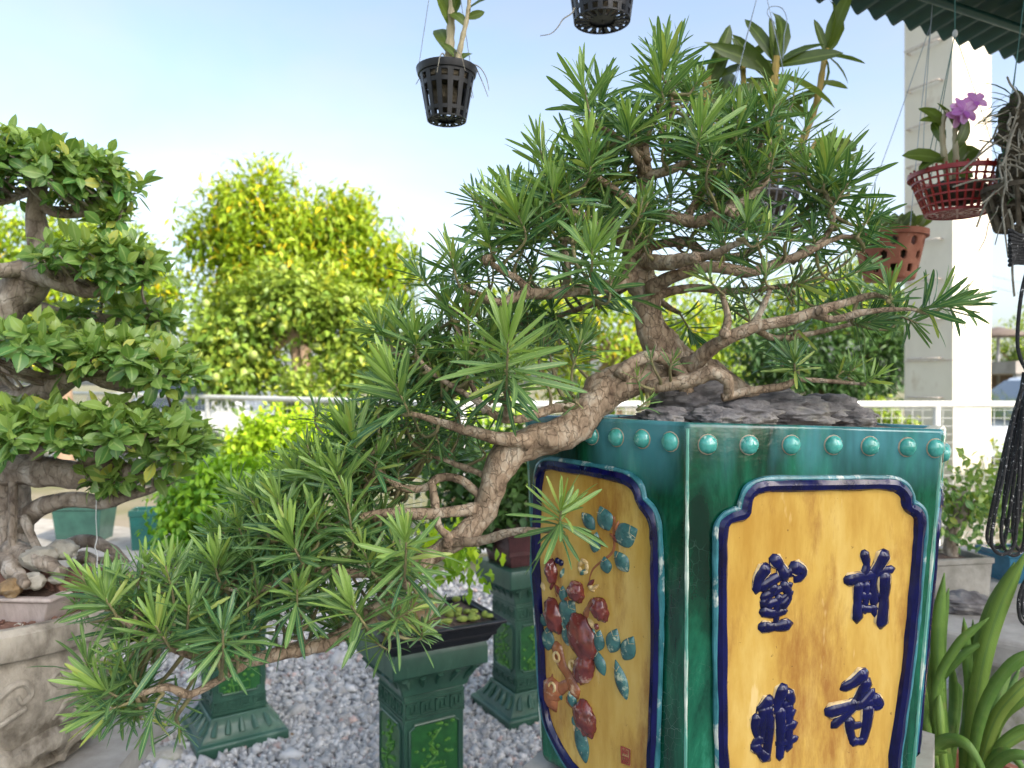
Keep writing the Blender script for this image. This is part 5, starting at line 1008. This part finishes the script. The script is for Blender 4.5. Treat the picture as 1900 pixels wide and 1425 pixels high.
# ------------------------------------------------------------------ hanging pots
def blade(m, base, d, L_, w, up=(0,0,1), bend=.5, fold=.3, yv=.5, rv=.5, lst=None):
    lst.append((np.array(base), frame(np.array(d, float), np.array(up, float)), L_, 0, yv, rv))
def hanger(t, tops, apex, hook, mat='wire', r=.0009):
    m = MB()
    for q in tops:
        mid = (Vector(q)+Vector(apex))/2+Vector((rnd(-.006,.006),rnd(-.006,.006),0)); sp = spline([tuple(q), tuple(mid), tuple(apex)], 5); m.tube([s[:3] for s in sp], r, 5)
    m.tube([apex, hook], r*1.4, 5); m.build('hanger', M[mat], t)
def net_pot(c, r0, r1, h, t, mat, n=16, floor=True, wall=.003):
    """slotted pot: rim, ribs, rings; c = bottom centre; r0 bottom radius, r1 top radius"""
    C = Vector(c); prof = lambda z: r0+(r1-r0)*z/h
    MB().lathe([(prof(h*.86),h*.86),(prof(h*.88)+.003,h*.87),(r1+.004,h*.985),(r1+.004,h),(r1-.002,h),(prof(h*.86)-wall,h*.86)], C, 40).build('rim', M[mat], t)
    m = MB(); nb = 26
    def band(z0, z1): m.lathe([(prof(z0),z0),(prof(z1),z1),(prof(z1)-wall,z1),(prof(z0)-wall,z0),(prof(z0),z0)], C, 40)
    for z0, z1 in ((.0,.03),(.13,.20),(.62,.70),(.82,.88)): band(h*z0, h*z1)
    for k in range(n):
        a = 2*PI*k/n; wdt = PI/n*.95; vs = []
        for z in (0, h*.5, h*.86):
            for da in (-wdt/2, 0, wdt/2):
                for rr in (prof(z)+.0003, prof(z)-wall): vs.append(C+Vector((rr*math.cos(a+da), rr*math.sin(a+da), z)))
        fs = []
        for s in range(2):
            b = s*6
            for e in range(2): fs += [(b+e*2, b+e*2+2, b+e*2+8, b+e*2+6), (b+e*2+1, b+e*2+7, b+e*2+9, b+e*2+3)]
            fs += [(b,b+6,b+7,b+1),(b+4,b+5,b+11,b+10)]
        m.add(vs, fs)
    for k in range(n):
        a = 2*PI*(k+.5)/n; m.bar(C+Vector((r0*.45*math.cos(a), r0*.45*math.sin(a), .0015)), C+Vector((r0*math.cos(a), r0*math.sin(a), .0015)), r0*.10, .003)
    m.lathe([(r0*.5,.0),(r0*.5,.004),(.001,.004),(.001,.0)], C, 24)
    m.build('slotted_wall', M[mat], t)
ORC_V = [leafgeo([(0,.35),(.15,.7),(.4,1),(.65,.95),(.88,.55),(1,.04)], .115, b, .35, tw) for b, tw in ((.35,0),(.8,.2),(.15,-.2))]
def canes(t, lst, mat, leafw=1.0, ls=1.0):
    """lst: (pts in px with depth, radius px, leaves: list of (px,py base frac, dir deg, length px, lean))"""
    for pts, r, lv, n in lst:
        sp = spline([tuple(W(*p)) for p in pts], 6); q = [Vector(s) for s in sp]; d = q[0].y
        MB().tube(q, [r/FPX*d*(1.15-.5*i/(len(q)-1)+.12*math.sin(i*2.1)) for i in range(len(q))], 8).build('cane', M[mat], t)
        for f, ang, L_, lean in lv:
            b = q[min(len(q)-1, int(f*(len(q)-1)))]; a = rad(ang); dv = np.array([math.cos(a), -lean, math.sin(a)])
            Rm = frame(dv, np.array([0, -1., .35]), rnd(-.75,.75)); V, F, G = ORC_V[int(rng.integers(3))]
            T = np.zeros((len(V),3)); T[:,0] = rnd(.1,.8); T[:,1] = G; T[:,2] = rnd(.2,.8); me = quads_mesh('leaf', (V*np.array([leafw,1,1])@Rm.T)*(L_*ls/FPX*d)+np.array(b)-np.array(ORG[t.name]), F, T); smooth(me); link('leaf', me, M['orchid'], t)
def roots(t, c, n, r, spread, drop, mat='root', rr=.0016):
    for i in range(n):
        m = MB(); a = rnd(0,6.28); p = Vector(c)+Vector((math.cos(a)*r, math.sin(a)*r, 0)); pts = [p]; v = Vector((math.cos(a)*spread, math.sin(a)*spread, rnd(.2,.5)*drop))
        for k in range(5): p = p+v*.3; v = v+Vector((rnd(-.5,.5)*spread, rnd(-.5,.5)*spread, -drop*.45)); pts.append(p)
        sp = spline([tuple(q) for q in pts], 3); m.tube([s for s in sp], [rr*(1-.6*k/(len(sp)-1)) for k in range(len(sp))], 5); m.build('root', M[mat], t)
# black net pot, middle
d = 1.5; c = W(829, 224, d); rt, rbm = 53/FPX*d, 36/FPX*d; h = (224-128)/FPX*d
hp1 = thing('hanging_pot', c, 'black slotted plastic pot with an orchid hanging alone in the sky', 'hanging pot', 'hanging orchid pots')
net_pot(c, rbm, rt, h, hp1, 'black_plastic', 14)
m = MB(); m.blob(c+Vector((0,0,h*.80)), (rt*.85,rt*.85,h*.22), 3, .2, 2, 1); m.blob(c+Vector((0,.0,h*.45)), (rbm*.8,rbm*.8,h*.3), 3, .3, 2, 2); m.build('coir_fill', M['moss_dark'], hp1)
MB().blob(c+Vector((-.005,-.005,h*.98)), (rt*.6,rt*.6,h*.12), 3, .3, 2, 5).build('foam_chunk', M['concrete_pale'], hp1)
ap = W(829, -235, d); hk = hangpoint(ap.x); ap = Vector((hk.x, hk.y, ap.z)); hanger(hp1, [c+Vector((-rt,0,h)), c+Vector((rt*.85,-.01,h)), c+Vector((0,rt,h))], ap, hk)
canes(hp1, [([(833,115,1.49),(836,60,1.49),(838,5,1.49),(838,-40,1.49)], 8, [(.15,105,75,.1),(.4,110,62,.2),(.6,100,70,.2),(.8,60,70,.2),(.9,125,60,.1),(.5,70,45,.2)], 0),([(848,118,1.47),(858,70,1.47),(868,25,1.47),(872,-20,1.47)], 5, [(.75,35,62,.2),(.62,15,34,.2),(.5,120,48,.2),(.9,110,60,.2),(.95,60,70,.1),(.1,125,50,.1),(.05,60,40,.2)], 0)], 'cane_pale', 2.0)
roots(hp1, c+Vector((.02,-.03,h)), 7, rt*.5, .03, .05)
# second black pot at the top edge
d = 1.657; c = W(1117, 40, d); rbm = 52/FPX*d; rt = 66/FPX*d; h = .12
hp2 = thing('hanging_pot', c, 'black net pot cut off by the top edge of the picture', 'hanging pot', 'hanging orchid pots')
net_pot(c, rbm, rt, h, hp2, 'black_plastic', 18); MB().blob(c+Vector((0,0,h*.5)), (rbm*.75,rbm*.75,h*.42), 3, .3, 2, 3).build('coir_fill', M['moss_dark'], hp2)
hk = hangpoint(c.x); ap = Vector((hk.x, hk.y, c.z+.30)); hanger(hp2, [c+Vector((rt*math.cos(a), rt*math.sin(a), h)) for a in (.3,2.4,4.5)], ap, hk)
q = [(1066,14,1.62),(1060,25,1.61),(1045,35,1.61),(1035,50,1.61),(1022,62,1.61),(1002,66,1.61)]; sp = spline([tuple(W(*p)) for p in q], 4); MB().tube([s for s in sp], [.0017*(1-.5*k/(len(sp)-1)) for k in range(len(sp))], 5).build('dangling_root', M['root'], hp2)
roots(hp2, c+Vector((0,0,h)), 6, rt*.5, .03, .05)
canes(hp2, [([(1110,-45,1.657),(1105,-120,1.657),(1100,-190,1.657)], 7, [(.4,120,70,.1),(.7,50,80,.1),(.9,90,80,.1)], 0)], 'cane')
# open wickerwork style plastic basket: ribs and hoops
def rib_basket(c, r0, r1, h, t, mat, n, hoops, rr=.0028, tip=.008, floor=True):
    C = Vector(c); m = MB()
    for k in range(n):
        a = 2*PI*k/n; e = Vector((math.cos(a), math.sin(a), 0)); m.tube([C+e*r0, C+e*(r0+(r1-r0)*.5)+Vector((0,0,h*.5)), C+e*r1+Vector((0,0,h+tip))], rr, 6)
        MB_ = m
    m.build('rib_set', M[mat], t); m = MB()
    for f in hoops:
        r = r0+(r1-r0)*f; z = h*f; m.lathe([(r-.002,z-.002),(r+.002,z-.002),(r+.002,z+.002),(r-.002,z+.002),(r-.002,z-.002)], C, 40)
    m.build('hoop_set', M[mat], t); m = MB(); r = r1; m.lathe([(r-.004,h-.006),(r+.004,h-.006),(r+.004,h+.004),(r-.004,h+.004),(r-.004,h-.006)], C, 40); m.build('rim', M[mat], t)
    if floor:
        m = MB()
        for f in (.25,.45,.65,.85,1.): m.lathe([(r0*f-.0025,0),(r0*f+.0025,0),(r0*f+.0025,.004),(r0*f-.0025,.004),(r0*f-.0025,0)], C, 30)
        for k in range(12): a = 2*PI*k/12; m.bar(C+Vector((0,0,.001)), C+Vector((math.cos(a)*r0, math.sin(a)*r0, .001)), .004, .003)
        m.build('floor_grid', M[mat], t)
# grey basket of dendrobiums
d = 1.84; c = W(1392, 418, d); r1 = 93/FPX*d; r0 = 70/FPX*d; h = 80/FPX*d
hb = thing('hanging_basket', c, 'grey plastic basket of tall dendrobium orchids behind the bonsai crown', 'hanging basket', 'hanging orchid pots')
rib_basket(c, r0, r1, h, hb, 'grey_plastic', 34, (.0,.3,.6,.85), .0026); MB().blob(c+Vector((0,0,h*.55)), (r0*.95,r0*.95,h*.45), 3, .15, 2, 4).build('coir_fill', M['moss_dark'], hb)
hk = hangpoint(c.x); ap = Vector((hk.x, hk.y, 2.27)); hanger(hb, [c+Vector((r1*math.cos(a), r1*math.sin(a), h)) for a in (3.3,3.7,5.6)], ap, hk)
canes(hb, [
 ([(1330,340,1.84),(1318,250,1.83),(1312,190,1.83),(1312,140,1.83)], 12, [(.55,60,120,.2),(.75,75,130,.2),(.95,62,110,.1),(.95,118,55,.2),(.6,135,90,.3),(.85,150,60,.2),(.9,30,120,.2),(.4,160,80,.3)], 0),
 ([(1385,340,1.84),(1382,250,1.82),(1380,170,1.82),(1378,110,1.82)], 7, [(.95,150,75,.2),(.95,40,80,.2),(.8,-10,70,.2),(.7,200,60,.3),(.9,100,60,.1),(.6,15,60,.3)], 0),
 ([(1440,340,1.84),(1442,240,1.80),(1436,160,1.8),(1440,105,1.8)], 11, [(.95,122,90,.1),(.97,70,125,.1),(.9,10,105,.3),(.85,165,120,.3),(.8,-20,110,.3),(.7,190,90,.3),(.92,35,90,.2),(.75,140,100,.3),(.6,-30,70,.2),(.9,95,80,.1)], 0),
 ([(1465,345,1.84),(1490,260,1.82),(1515,190,1.82),(1528,120,1.83),(1535,90,1.83)], 7, [(.95,72,120,.0),(.97,60,130,.1),(.9,-10,65,.2),(.85,-70,60,.2),(.9,-40,60,.2),(.6,210,80,.2),(.65,-5,50,.1),(.95,110,60,.1)], 0),
 ([(1475,345,1.8),(1500,290,1.78),(1515,260,1.78)], 6, [(.95,-5,95,.2),(.9,20,45,.2),(.8,-15,80,.3),(.7,200,70,.3),(.6,40,60,.1)], 0),
 ([(1410,340,1.8),(1415,290,1.78),(1405,240,1.78)], 7, [(.9,160,80,.3),(.8,20,80,.3),(.6,-20,70,.2)], 0)], 'cane', 1.0, 1.12)
m = MB(); sp = spline([tuple(W(*p)) for p in ((1455,65,1.8),(1460,35,1.8),(1450,14,1.8),(1430,12,1.8),(1424,25,1.8),(1440,45,1.8))], 5); m.tube([s for s in sp], .0011, 5); m.tube([W(1455,65,1.8), W(1448,200,1.8), W(1440,330,1.82)], .0011, 5); m.build('bent_wire', M['wire'], hb)
# terracotta orchid pot with holes
d = 2.057; c = W(1650, 520, d); r1 = 62/FPX*d; r0 = 42/FPX*d; h = 88/FPX*d
hc = thing('hanging_pot', c, 'terracotta pot with round holes hanging in front of the pillar', 'hanging pot', 'hanging orchid pots')
def clay(c, r0, r1, h, t, mat):
    C = Vector(c); bm = bmesh.new(); n = 120; rows = 40; vs = []
    for i in range(rows+1):
        z = h*i/rows; r = r0+(r1-r0)*(z/h)**.8; vs.append([bm.verts.new((r*math.cos(2*PI*k/n), r*math.sin(2*PI*k/n), z)) for k in range(n)])
    for i in range(rows):
        for k in range(n):
            a = 2*PI*(k+.5)/n; z = h*(i+.5)/rows; hole = False
            for row, zc in enumerate((.2,.47,.74)):
                for j in range(10):
                    ac = 2*PI*(j+.5*(row % 2))/10; da = (a-ac+PI) % (2*PI)-PI
                    if (da*r1)**2+(z-h*zc)**2 < (h*.085)**2: hole = True
            if not hole: bm.faces.new((vs[i][k], vs[i][(k+1)%n], vs[i+1][(k+1)%n], vs[i+1][k]))
    bm.faces.new(vs[0][::-1]); me = bpy.data.meshes.new('body'); bm.to_mesh(me); bm.free(); smooth(me); o = link('body', me, M[mat], t); md = o.modifiers.new('thick','SOLIDIFY'); md.thickness = .007; md.offset = -1
    MB().lathe([(r1-.008,h*.88),(r1+.006,h*.88),(r1+.007,h*1.0),(r1-.006,h*1.0),(r1-.008,h*.88)], C, 40).build('rim', M[mat], t)
clay(c, r0, r1, h, hc, 'terracotta'); MB().blob(c+Vector((0,0,h*.6)), (r0*1.0,r0*1.0,h*.4), 3, .15, 2, 4).build('coir_fill', M['moss_dark'], hc)
hk = hangpoint(c.x); ap = Vector((hk.x-.004, hk.y, W(1645,45,hk.y).z)); hanger(hc, [c+Vector((-r1,0,h)), c+Vector((.01,-r1,h)), c+Vector((r1,.0,h))], ap, hk, 'wire')
canes(hc, [([(1625+i*14,438,2.05),(1622+i*15,428,2.04),(1618+i*17,418,2.03)], 4, [(.5,120-i*12,34,.3),(.8,80-i*8,40,.2),(.9,50,28,.3)], 0) for i in range(6)], 'cane_pale', 1.8)
# red basket with purple orchid
d = 1.75; c = W(1776, 396, d); r1 = 80/FPX*d; r0 = 52/FPX*d; h = 72/FPX*d
hr = thing('hanging_basket', c, 'red plastic slatted basket with a purple orchid in flower', 'hanging basket', 'hanging orchid pots')
rib_basket(c, r0, r1, h, hr, 'red_plastic', 30, (0,.2,.4,.6,.8), .0026, .010); MB().blob(c+Vector((0,0,h*.55)), (r0*1.0,r0*1.0,h*.32), 3, .15, 2, 4).build('coir_fill', M['moss_dark'], hr)
ap = W(1772, 62, 1.78); hk = Vector((ap.x, ap.y, 2.335)); hanger(hr, [c+Vector((-r1*.9,-.03,h)), c+Vector((-.01,r1,h)), c+Vector((r1*.9,-.02,h))], ap, hk, 'wire_green')
MB().blob(ap, (.006,.006,.010), 2).build('clip', M['galv'], hr)
canes(hr, [([(1760,335,1.73),(1752,290,1.72),(1748,240,1.72),(1755,205,1.72)], 6, [(.3,165,78,.2),(.35,195,60,.3),(.5,110,50,.2),(.8,150,40,.2),(.75,115,60,.1),(.2,60,60,.3)], 0),([(1772,335,1.73),(1774,300,1.72),(1772,260,1.72),(1772,230,1.72)], 6, [(.3,50,75,.2),(.2,35,66,.3),(.6,60,60,.2),(.15,8,45,.3),(.9,110,60,.1),(.85,70,50,.1)], 0)], 'cane_pale', 1.9)
m = MB(); sp = spline([tuple(W(*p)) for p in ((1772,232,1.72),(1776,215,1.71),(1790,198,1.70),(1812,186,1.70))], 5); m.tube([s for s in sp], .0016, 5); m.build('flower_stalk', M['cane'], hr)
PET_V = leafgeo([(0,.3),(.3,.85),(.6,1),(.85,.8),(1,.25)], .33, .35, .35)
for px, py, s in ((1775,216,22),(1790,206,25),(1809,188,22),(1779,198,18)):
    b = W(px, py, 1.70-rnd(0,.03)); fl = None; V0, F0, T0 = [], [], []; nv = 0
    fa = np.array([rnd(-.3,.3), -1, rnd(-.1,.3)]); fa /= np.linalg.norm(fa); x0 = np.cross(fa, np.array([0,0,1.])); x0 /= np.linalg.norm(x0); y0 = np.cross(x0, fa)
    for k in range(6):
        a = k*2*PI/5+rnd(-.2,.2) if k < 5 else -PI/2; dv = (x0*math.cos(a)+y0*math.sin(a))+fa*(.25 if k < 5 else .8); V, F, G = PET_V; Rm = frame(dv, fa)
        V0.append((V@Rm.T)*(s/FPX*1.7*(1 if k < 5 else .7))+np.array(b)-np.array(ORG[hr.name])); F0.append(F+nv); nv += len(V); T = np.zeros((len(V),3)); T[:,0] = rnd(.2,.9) if k < 5 else 0; T[:,1] = G*.5+.1; T[:,2] = rnd(.3,.8); T0.append(T)
    me = quads_mesh('flower', np.concatenate(V0), np.concatenate(F0), np.concatenate(T0)); smooth(me); link('flower', me, M['petal'], hr)
# vanda with hanging root mass, right edge
d = 1.62; c = W(1895, 425, d); hv = thing('hanging_basket', c, 'dark vanda orchid with a mass of hanging roots at the right edge', 'hanging basket', 'hanging orchid pots')
rib_basket(c, 40/FPX*d, 62/FPX*d, 75/FPX*d, hv, 'root_dark', 14, (0,.5,1.), .005, .0)
m = MB()
for k, (x, y, rx, ry) in enumerate(((1890,240,32,60),(1895,310,34,60),(1895,370,40,40))): m.blob(W(x,y,1.62), (rx/FPX*d,rx/FPX*d,ry/FPX*d), 4, .35, 2.4, k)
m.build('fern_stump', M['moss_dark'], hv)
m = MB()
for i in range(60):
    x = rnd(1852,1930); y = rnd(200,400); p = W(x, y, 1.585+rnd(-.02,.02)); pts = [p]; v = Vector((rnd(-.02,.02), rnd(-.012,.005), rnd(-.03,.015)))
    for k in range(4): p = p+v; v = v+Vector((rnd(-.012,.012), rnd(-.008,.006), rnd(-.016,.008))); pts.append(p)
    sp = spline([tuple(q) for q in pts], 3); m.tube([s for s in sp], rnd(.0010,.0024), 5)
m.build('roots', M['root'], hv)
VAN = [leafgeo(STRAP, .035, b, .5) for b in (.2,.5,.9)]; it = []
for i in range(60):
    x = rnd(1858,1925); y = rnd(170,400); b = np.array(W(x, y, 1.60+rnd(-.04,.05))); s = -1 if x < 1895 else 1; it.append((b, frame(np.array([s*rnd(.3,1), rnd(-.6,.3), rnd(-.2,.6)]), np.array([0,-.2,1.])), rnd(.022,.05), int(rng.integers(3)), rnd(0,.3), rnd(0,1)))
for i in range(22):
    b = np.array(W(1880+rnd(-4,14), 180+i*2.4, 1.60)); s = -1 if i % 2 else 1; it.append((b, frame(np.array([s, rnd(-.4,.2), rnd(-.05,.25)+(.9 if i < 5 else 0)]), np.array([0,-.2,1.])), rnd(.07,.10), int(rng.integers(3)), rnd(0,.3), rnd(0,1)))
foliage('leaves', VAN, it, M['tree_dark'], hv)
ap = Vector((c.x+.02, c.y, 2.33)); hanger(hv, [c+Vector((-.05,0,.085)), c+Vector((.06,0,.085)), c+Vector((0,.06,.085))], ap+Vector((0,0,-.06)), ap, 'wire_green')
# black cords
rp_ = thing('rope_bundle', W(1905,420,1.35), 'bundle of black flecked cord hanging in loops at the right edge', 'rope')
m = MB()
for k in range(9):
    y0 = 435+k*5; sp = spline([tuple(W(*p)) for p in ((1920,y0-6,1.34),(1895,y0+2,1.32+.004*k),(1874,y0-8+3*k,1.31),(1885,y0+12,1.33),(1915,y0+14,1.35))], 5); m.tube([s for s in sp], .0036, 7)
m.build('knot', M['rope_black'], rp_)
L_ = [((1915,470),(1896,540),(1888,620),(1892,660),(1906,690)),((1906,690),(1880,780),(1862,880),(1845,960),(1840,1010),(1860,1028),(1882,1008),(1888,930),(1896,800),(1908,700)),((1908,700),(1890,800),(1872,900),(1858,980),(1864,1018),(1884,1030),(1900,1005),(1904,900),(1910,720)),((1905,690),(1872,800),(1850,900),(1835,970),(1832,1000),(1845,1015),(1864,1000),(1880,900),(1900,740)),((1900,690),(1885,790),(1868,890),(1862,950),(1874,985),(1890,960),(1900,860),(1912,720)),((1912,1060),(1896,1090),(1890,1120),(1894,1150),(1912,1165)),((1916,1066),(1900,1096),(1896,1122),(1902,1148),(1918,1158)),((1910,700),(1895,850),(1880,960),(1884,1010),(1902,1018),(1918,960),(1920,800))]
for k, l in enumerate(L_):
    sp = spline([tuple(W(p[0], p[1], 1.32+.008*k)) for p in l], 6); MB().tube([s for s in sp], .0031, 8).build('strand', M['rope_black'], rp_)
MB().tube([W(1912,470,1.33), W(1925,400,1.33), W(1940,20,1.36), Vector((W(1940,20,1.36).x, 1.36, 2.42))], .004, 7).build('strand', M['rope_black'], rp_)
MB().tube([W(1914,700,1.36), W(1930,880,1.37), W(1914,1066,1.38)], .004, 7).build('strand', M['rope_black'], rp_)

# ------------------------------------------------------------------ right side: table, trough, strap leaf plant
ta = thing('stone_table', (1.75,2.5,0), 'pale stone slab table to the right of the planter', 'table')
def tz(px, py): return W(px, py, 1)
zt = .72
m = MB(); poly = [(1.10,1.98),(1.30,1.80),(2.3,1.95),(2.6,2.9),(1.5,3.05),(1.2,2.7)]; m.prism(poly, lambda p: Vector((p[0]+.01*noise.noise(Vector((p[0]*9,p[1]*9,0))),p[1],zt-.07)), lambda p: Vector((p[0],p[1],zt))); o = m.build('slab', M['concrete_pale'], ta, smooth=False); bvl = o.modifiers.new('bevel','BEVEL'); bvl.width = .015; bvl.segments = 3
for x, y in ((1.4,2.2),(2.2,2.5)): MB().blob((x,y,.33), (.16,.16,.36), 4, .2, 2, x).build('rock_leg', M['pale_rock'], ta)
tq = W(1752, 712, 2.35); shallow_pot('stone_trough', (tq.x,2.35,zt), .10, .075, .115, rad(10), M['trough'], 'grey stone trough with a small leafy bonsai right of the planter', flare=.93)
tree('trough_bonsai', 'small green leafed bonsai with a pale gnarled trunk in the stone trough', 'bonsai', [(1765,900,22,28),(1800,900,28,22),(1745,940,22,28),(1825,930,22,20),(1790,950,25,18),(1770,975,30,14)], 2.35, 420, .034, M['ficus'], FICUS_V, trunk=[(1765,985),(1790,950),(1780,925)], base=zt+.10, tr=.022, bark='bark_ficus', yb=(.1,.9))
tq = W(1785, 712, 2.2); tag(MB().blob((tq.x-.02,2.15,zt+.02), (.075,.05,.03), 4, .25, 2, 8, ridge=.4).build('rock', M['rock'], loc=(tq.x,2.15,zt)), 'flat dark layered rock in front of the stone trough', 'rock')
tq = W(1888, 712, 2.5); shallow_pot('glazed_pot', (tq.x,2.5,zt), .09, .07, .10, rad(8), M['blue_pot'], 'blue glazed pot behind the hanging black cords', flare=.8)
tree('potted_shrub', 'green shrub in the blue glazed pot at the right edge', 'bonsai', [(1880,930,35,30),(1920,900,35,40),(1860,960,25,18),(1900,960,30,20)], 2.5, 380, .036, M['ficus'], FICUS_V, trunk=[(1890,970),(1890,935)], base=zt+.08, tr=.012, bark='bark_ficus', yb=(.2,1))
# strap leaved plant, lower right
sx = W(1800, 712, 1.45); zb = .60
spot = thing('clay_pot', (sx.x,1.45,zb-.20), 'pot of the strap leaved plant at the lower right edge', 'pot'); MB().lathe([(.10,0),(.14,.17),(.15,.17),(.15,.2),(.13,.2),(.12,.15),(.001,.16)], (sx.x,1.45,zb-.20), 32).build('body', M['terracotta'], spot)
stt = thing('brick_stand', (sx.x,1.45,0), 'low brick stand under the strap leaved plant', 'stand')
for k in range(5):
    for j in (-1,1): MB().box((sx.x+(.0 if k % 2 else j*.062), 1.45+(j*.062 if k % 2 else 0), .04+k*.08),(.06 if k % 2 == 0 else .122,.122 if k % 2 == 0 else .06,.039)).build('brick', M['terracotta'], stt, smooth=False)
sp_ = thing('strap_leaf_plant', (sx.x,1.45,zb-.04), 'plant with long arching strap leaves at the lower right corner', 'plant')
def arch(pts, wpx, yv, rv):
    q = spline([tuple(W(*p)) for p in pts], 6); Q = [np.array(s) for s in q]; n = len(Q); V = []; G = []
    for i in range(n):
        t = Q[min(i+1,n-1)]-Q[max(i-1,0)]; t /= np.linalg.norm(t); view = Q[i]-np.array([0,0,CAMH]); view /= np.linalg.norm(view)
        side = np.cross(t, view+np.array([.25*math.sin(rv*9),0,.2])); side /= np.linalg.norm(side); nn = np.cross(side, t); f = i/(n-1); w = .55*wpx/FPX*Q[i][1]/2*(.55+.45*min(1,f*3))*(1 if f < .7 else max(.05, 1-((f-.7)/.3)**2))
        for s in (-1,0,1): V.append(Q[i]+side*s*w+nn*(abs(s)*w*.3)); G.append(abs(s))
    F = [f for i in range(n-1) for f in ((i*3,i*3+1,i*3+4,i*3+3),(i*3+1,i*3+2,i*3+5,i*3+4))]
    T = np.zeros((len(V),3)); T[:,0] = yv; T[:,1] = G; T[:,2] = rv; me = quads_mesh('leaf', np.array(V)-np.array(ORG[sp_.name]), np.array(F), T); smooth(me); o = link('leaf', me, M['strap'], sp_); md = o.modifiers.new('thick','SOLIDIFY'); md.thickness = .0012
for pts, w, yv, rv in (
 (((1775,1500,1.45),(1745,1330,1.42),(1740,1180,1.4),(1752,1062,1.4)),42,.25,.5),(((1780,1500,1.45),(1800,1330,1.42),(1795,1220,1.41),(1788,1145,1.4)),32,.15,.6),(((1790,1500,1.45),(1815,1280,1.4),(1850,1140,1.38),(1905,1020,1.36)),52,.5,.6),(((1760,1500,1.45),(1735,1300,1.4),(1775,1200,1.36),(1835,1145,1.34)),30,.2,.5),
 (((1790,1500,1.45),(1820,1330,1.38),(1870,1240,1.34),(1930,1200,1.32)),38,.1,.4),(((1800,1500,1.45),(1840,1350,1.4),(1885,1285,1.36),(1940,1240,1.35)),40,.85,.9),(((1740,1500,1.42),(1715,1420,1.36),(1745,1375,1.32),(1790,1378,1.28),(1830,1440,1.26)),34,.2,.3),(((1770,1500,1.45),(1725,1380,1.42),(1712,1290,1.42),(1705,1210,1.44)),30,.3,.4),
 (((1790,1500,1.46),(1790,1380,1.45),(1810,1250,1.47),(1800,1180,1.48)),36,.1,.2),(((1810,1500,1.45),(1850,1400,1.4),(1900,1360,1.38),(1950,1340,1.36)),34,.5,.5),(((1760,1500,1.48),(1760,1400,1.48),(1770,1300,1.5),(1765,1220,1.5)),30,.15,.3),(((1740,1500,1.46),(1715,1400,1.46),(1700,1330,1.47),(1690,1280,1.48)),26,.6,.5),(((1800,1500,1.46),(1830,1400,1.46),(1850,1300,1.48),(1880,1230,1.5)),32,.2,.3),
 (((1820,1500,1.4),(1840,1430,1.34),(1880,1400,1.3),(1930,1410,1.28)),34,.1,.3),(((1770,1500,1.42),(1752,1420,1.38),(1745,1340,1.38),(1742,1280,1.4)),26,.6,.6),(((1720,1500,1.42),(1700,1440,1.40),(1720,1400,1.36),(1760,1395,1.33)),24,.5,.6)):
    arch(pts, w, yv, rv); jx = rnd(-26,26); arch([(p[0]+jx*(.3+.7*i/(len(pts)-1)), p[1]+rnd(-10,45)*(i/(len(pts)-1)), p[2]+.05) for i, p in enumerate(pts)], w*.85, yv*.6, rnd(.1,.8))
m = MB()
for i in range(10): p = Vector((sx.x+rnd(-.05,.05), 1.45+rnd(-.05,.05), zb-.05)); m.tube([p, p+Vector((rnd(-.04,.04), rnd(-.04,.02), rnd(.03,.09)))], [.009,.004], 6)
m.build('leaf_sheath', M['cane_pale'], sp_)
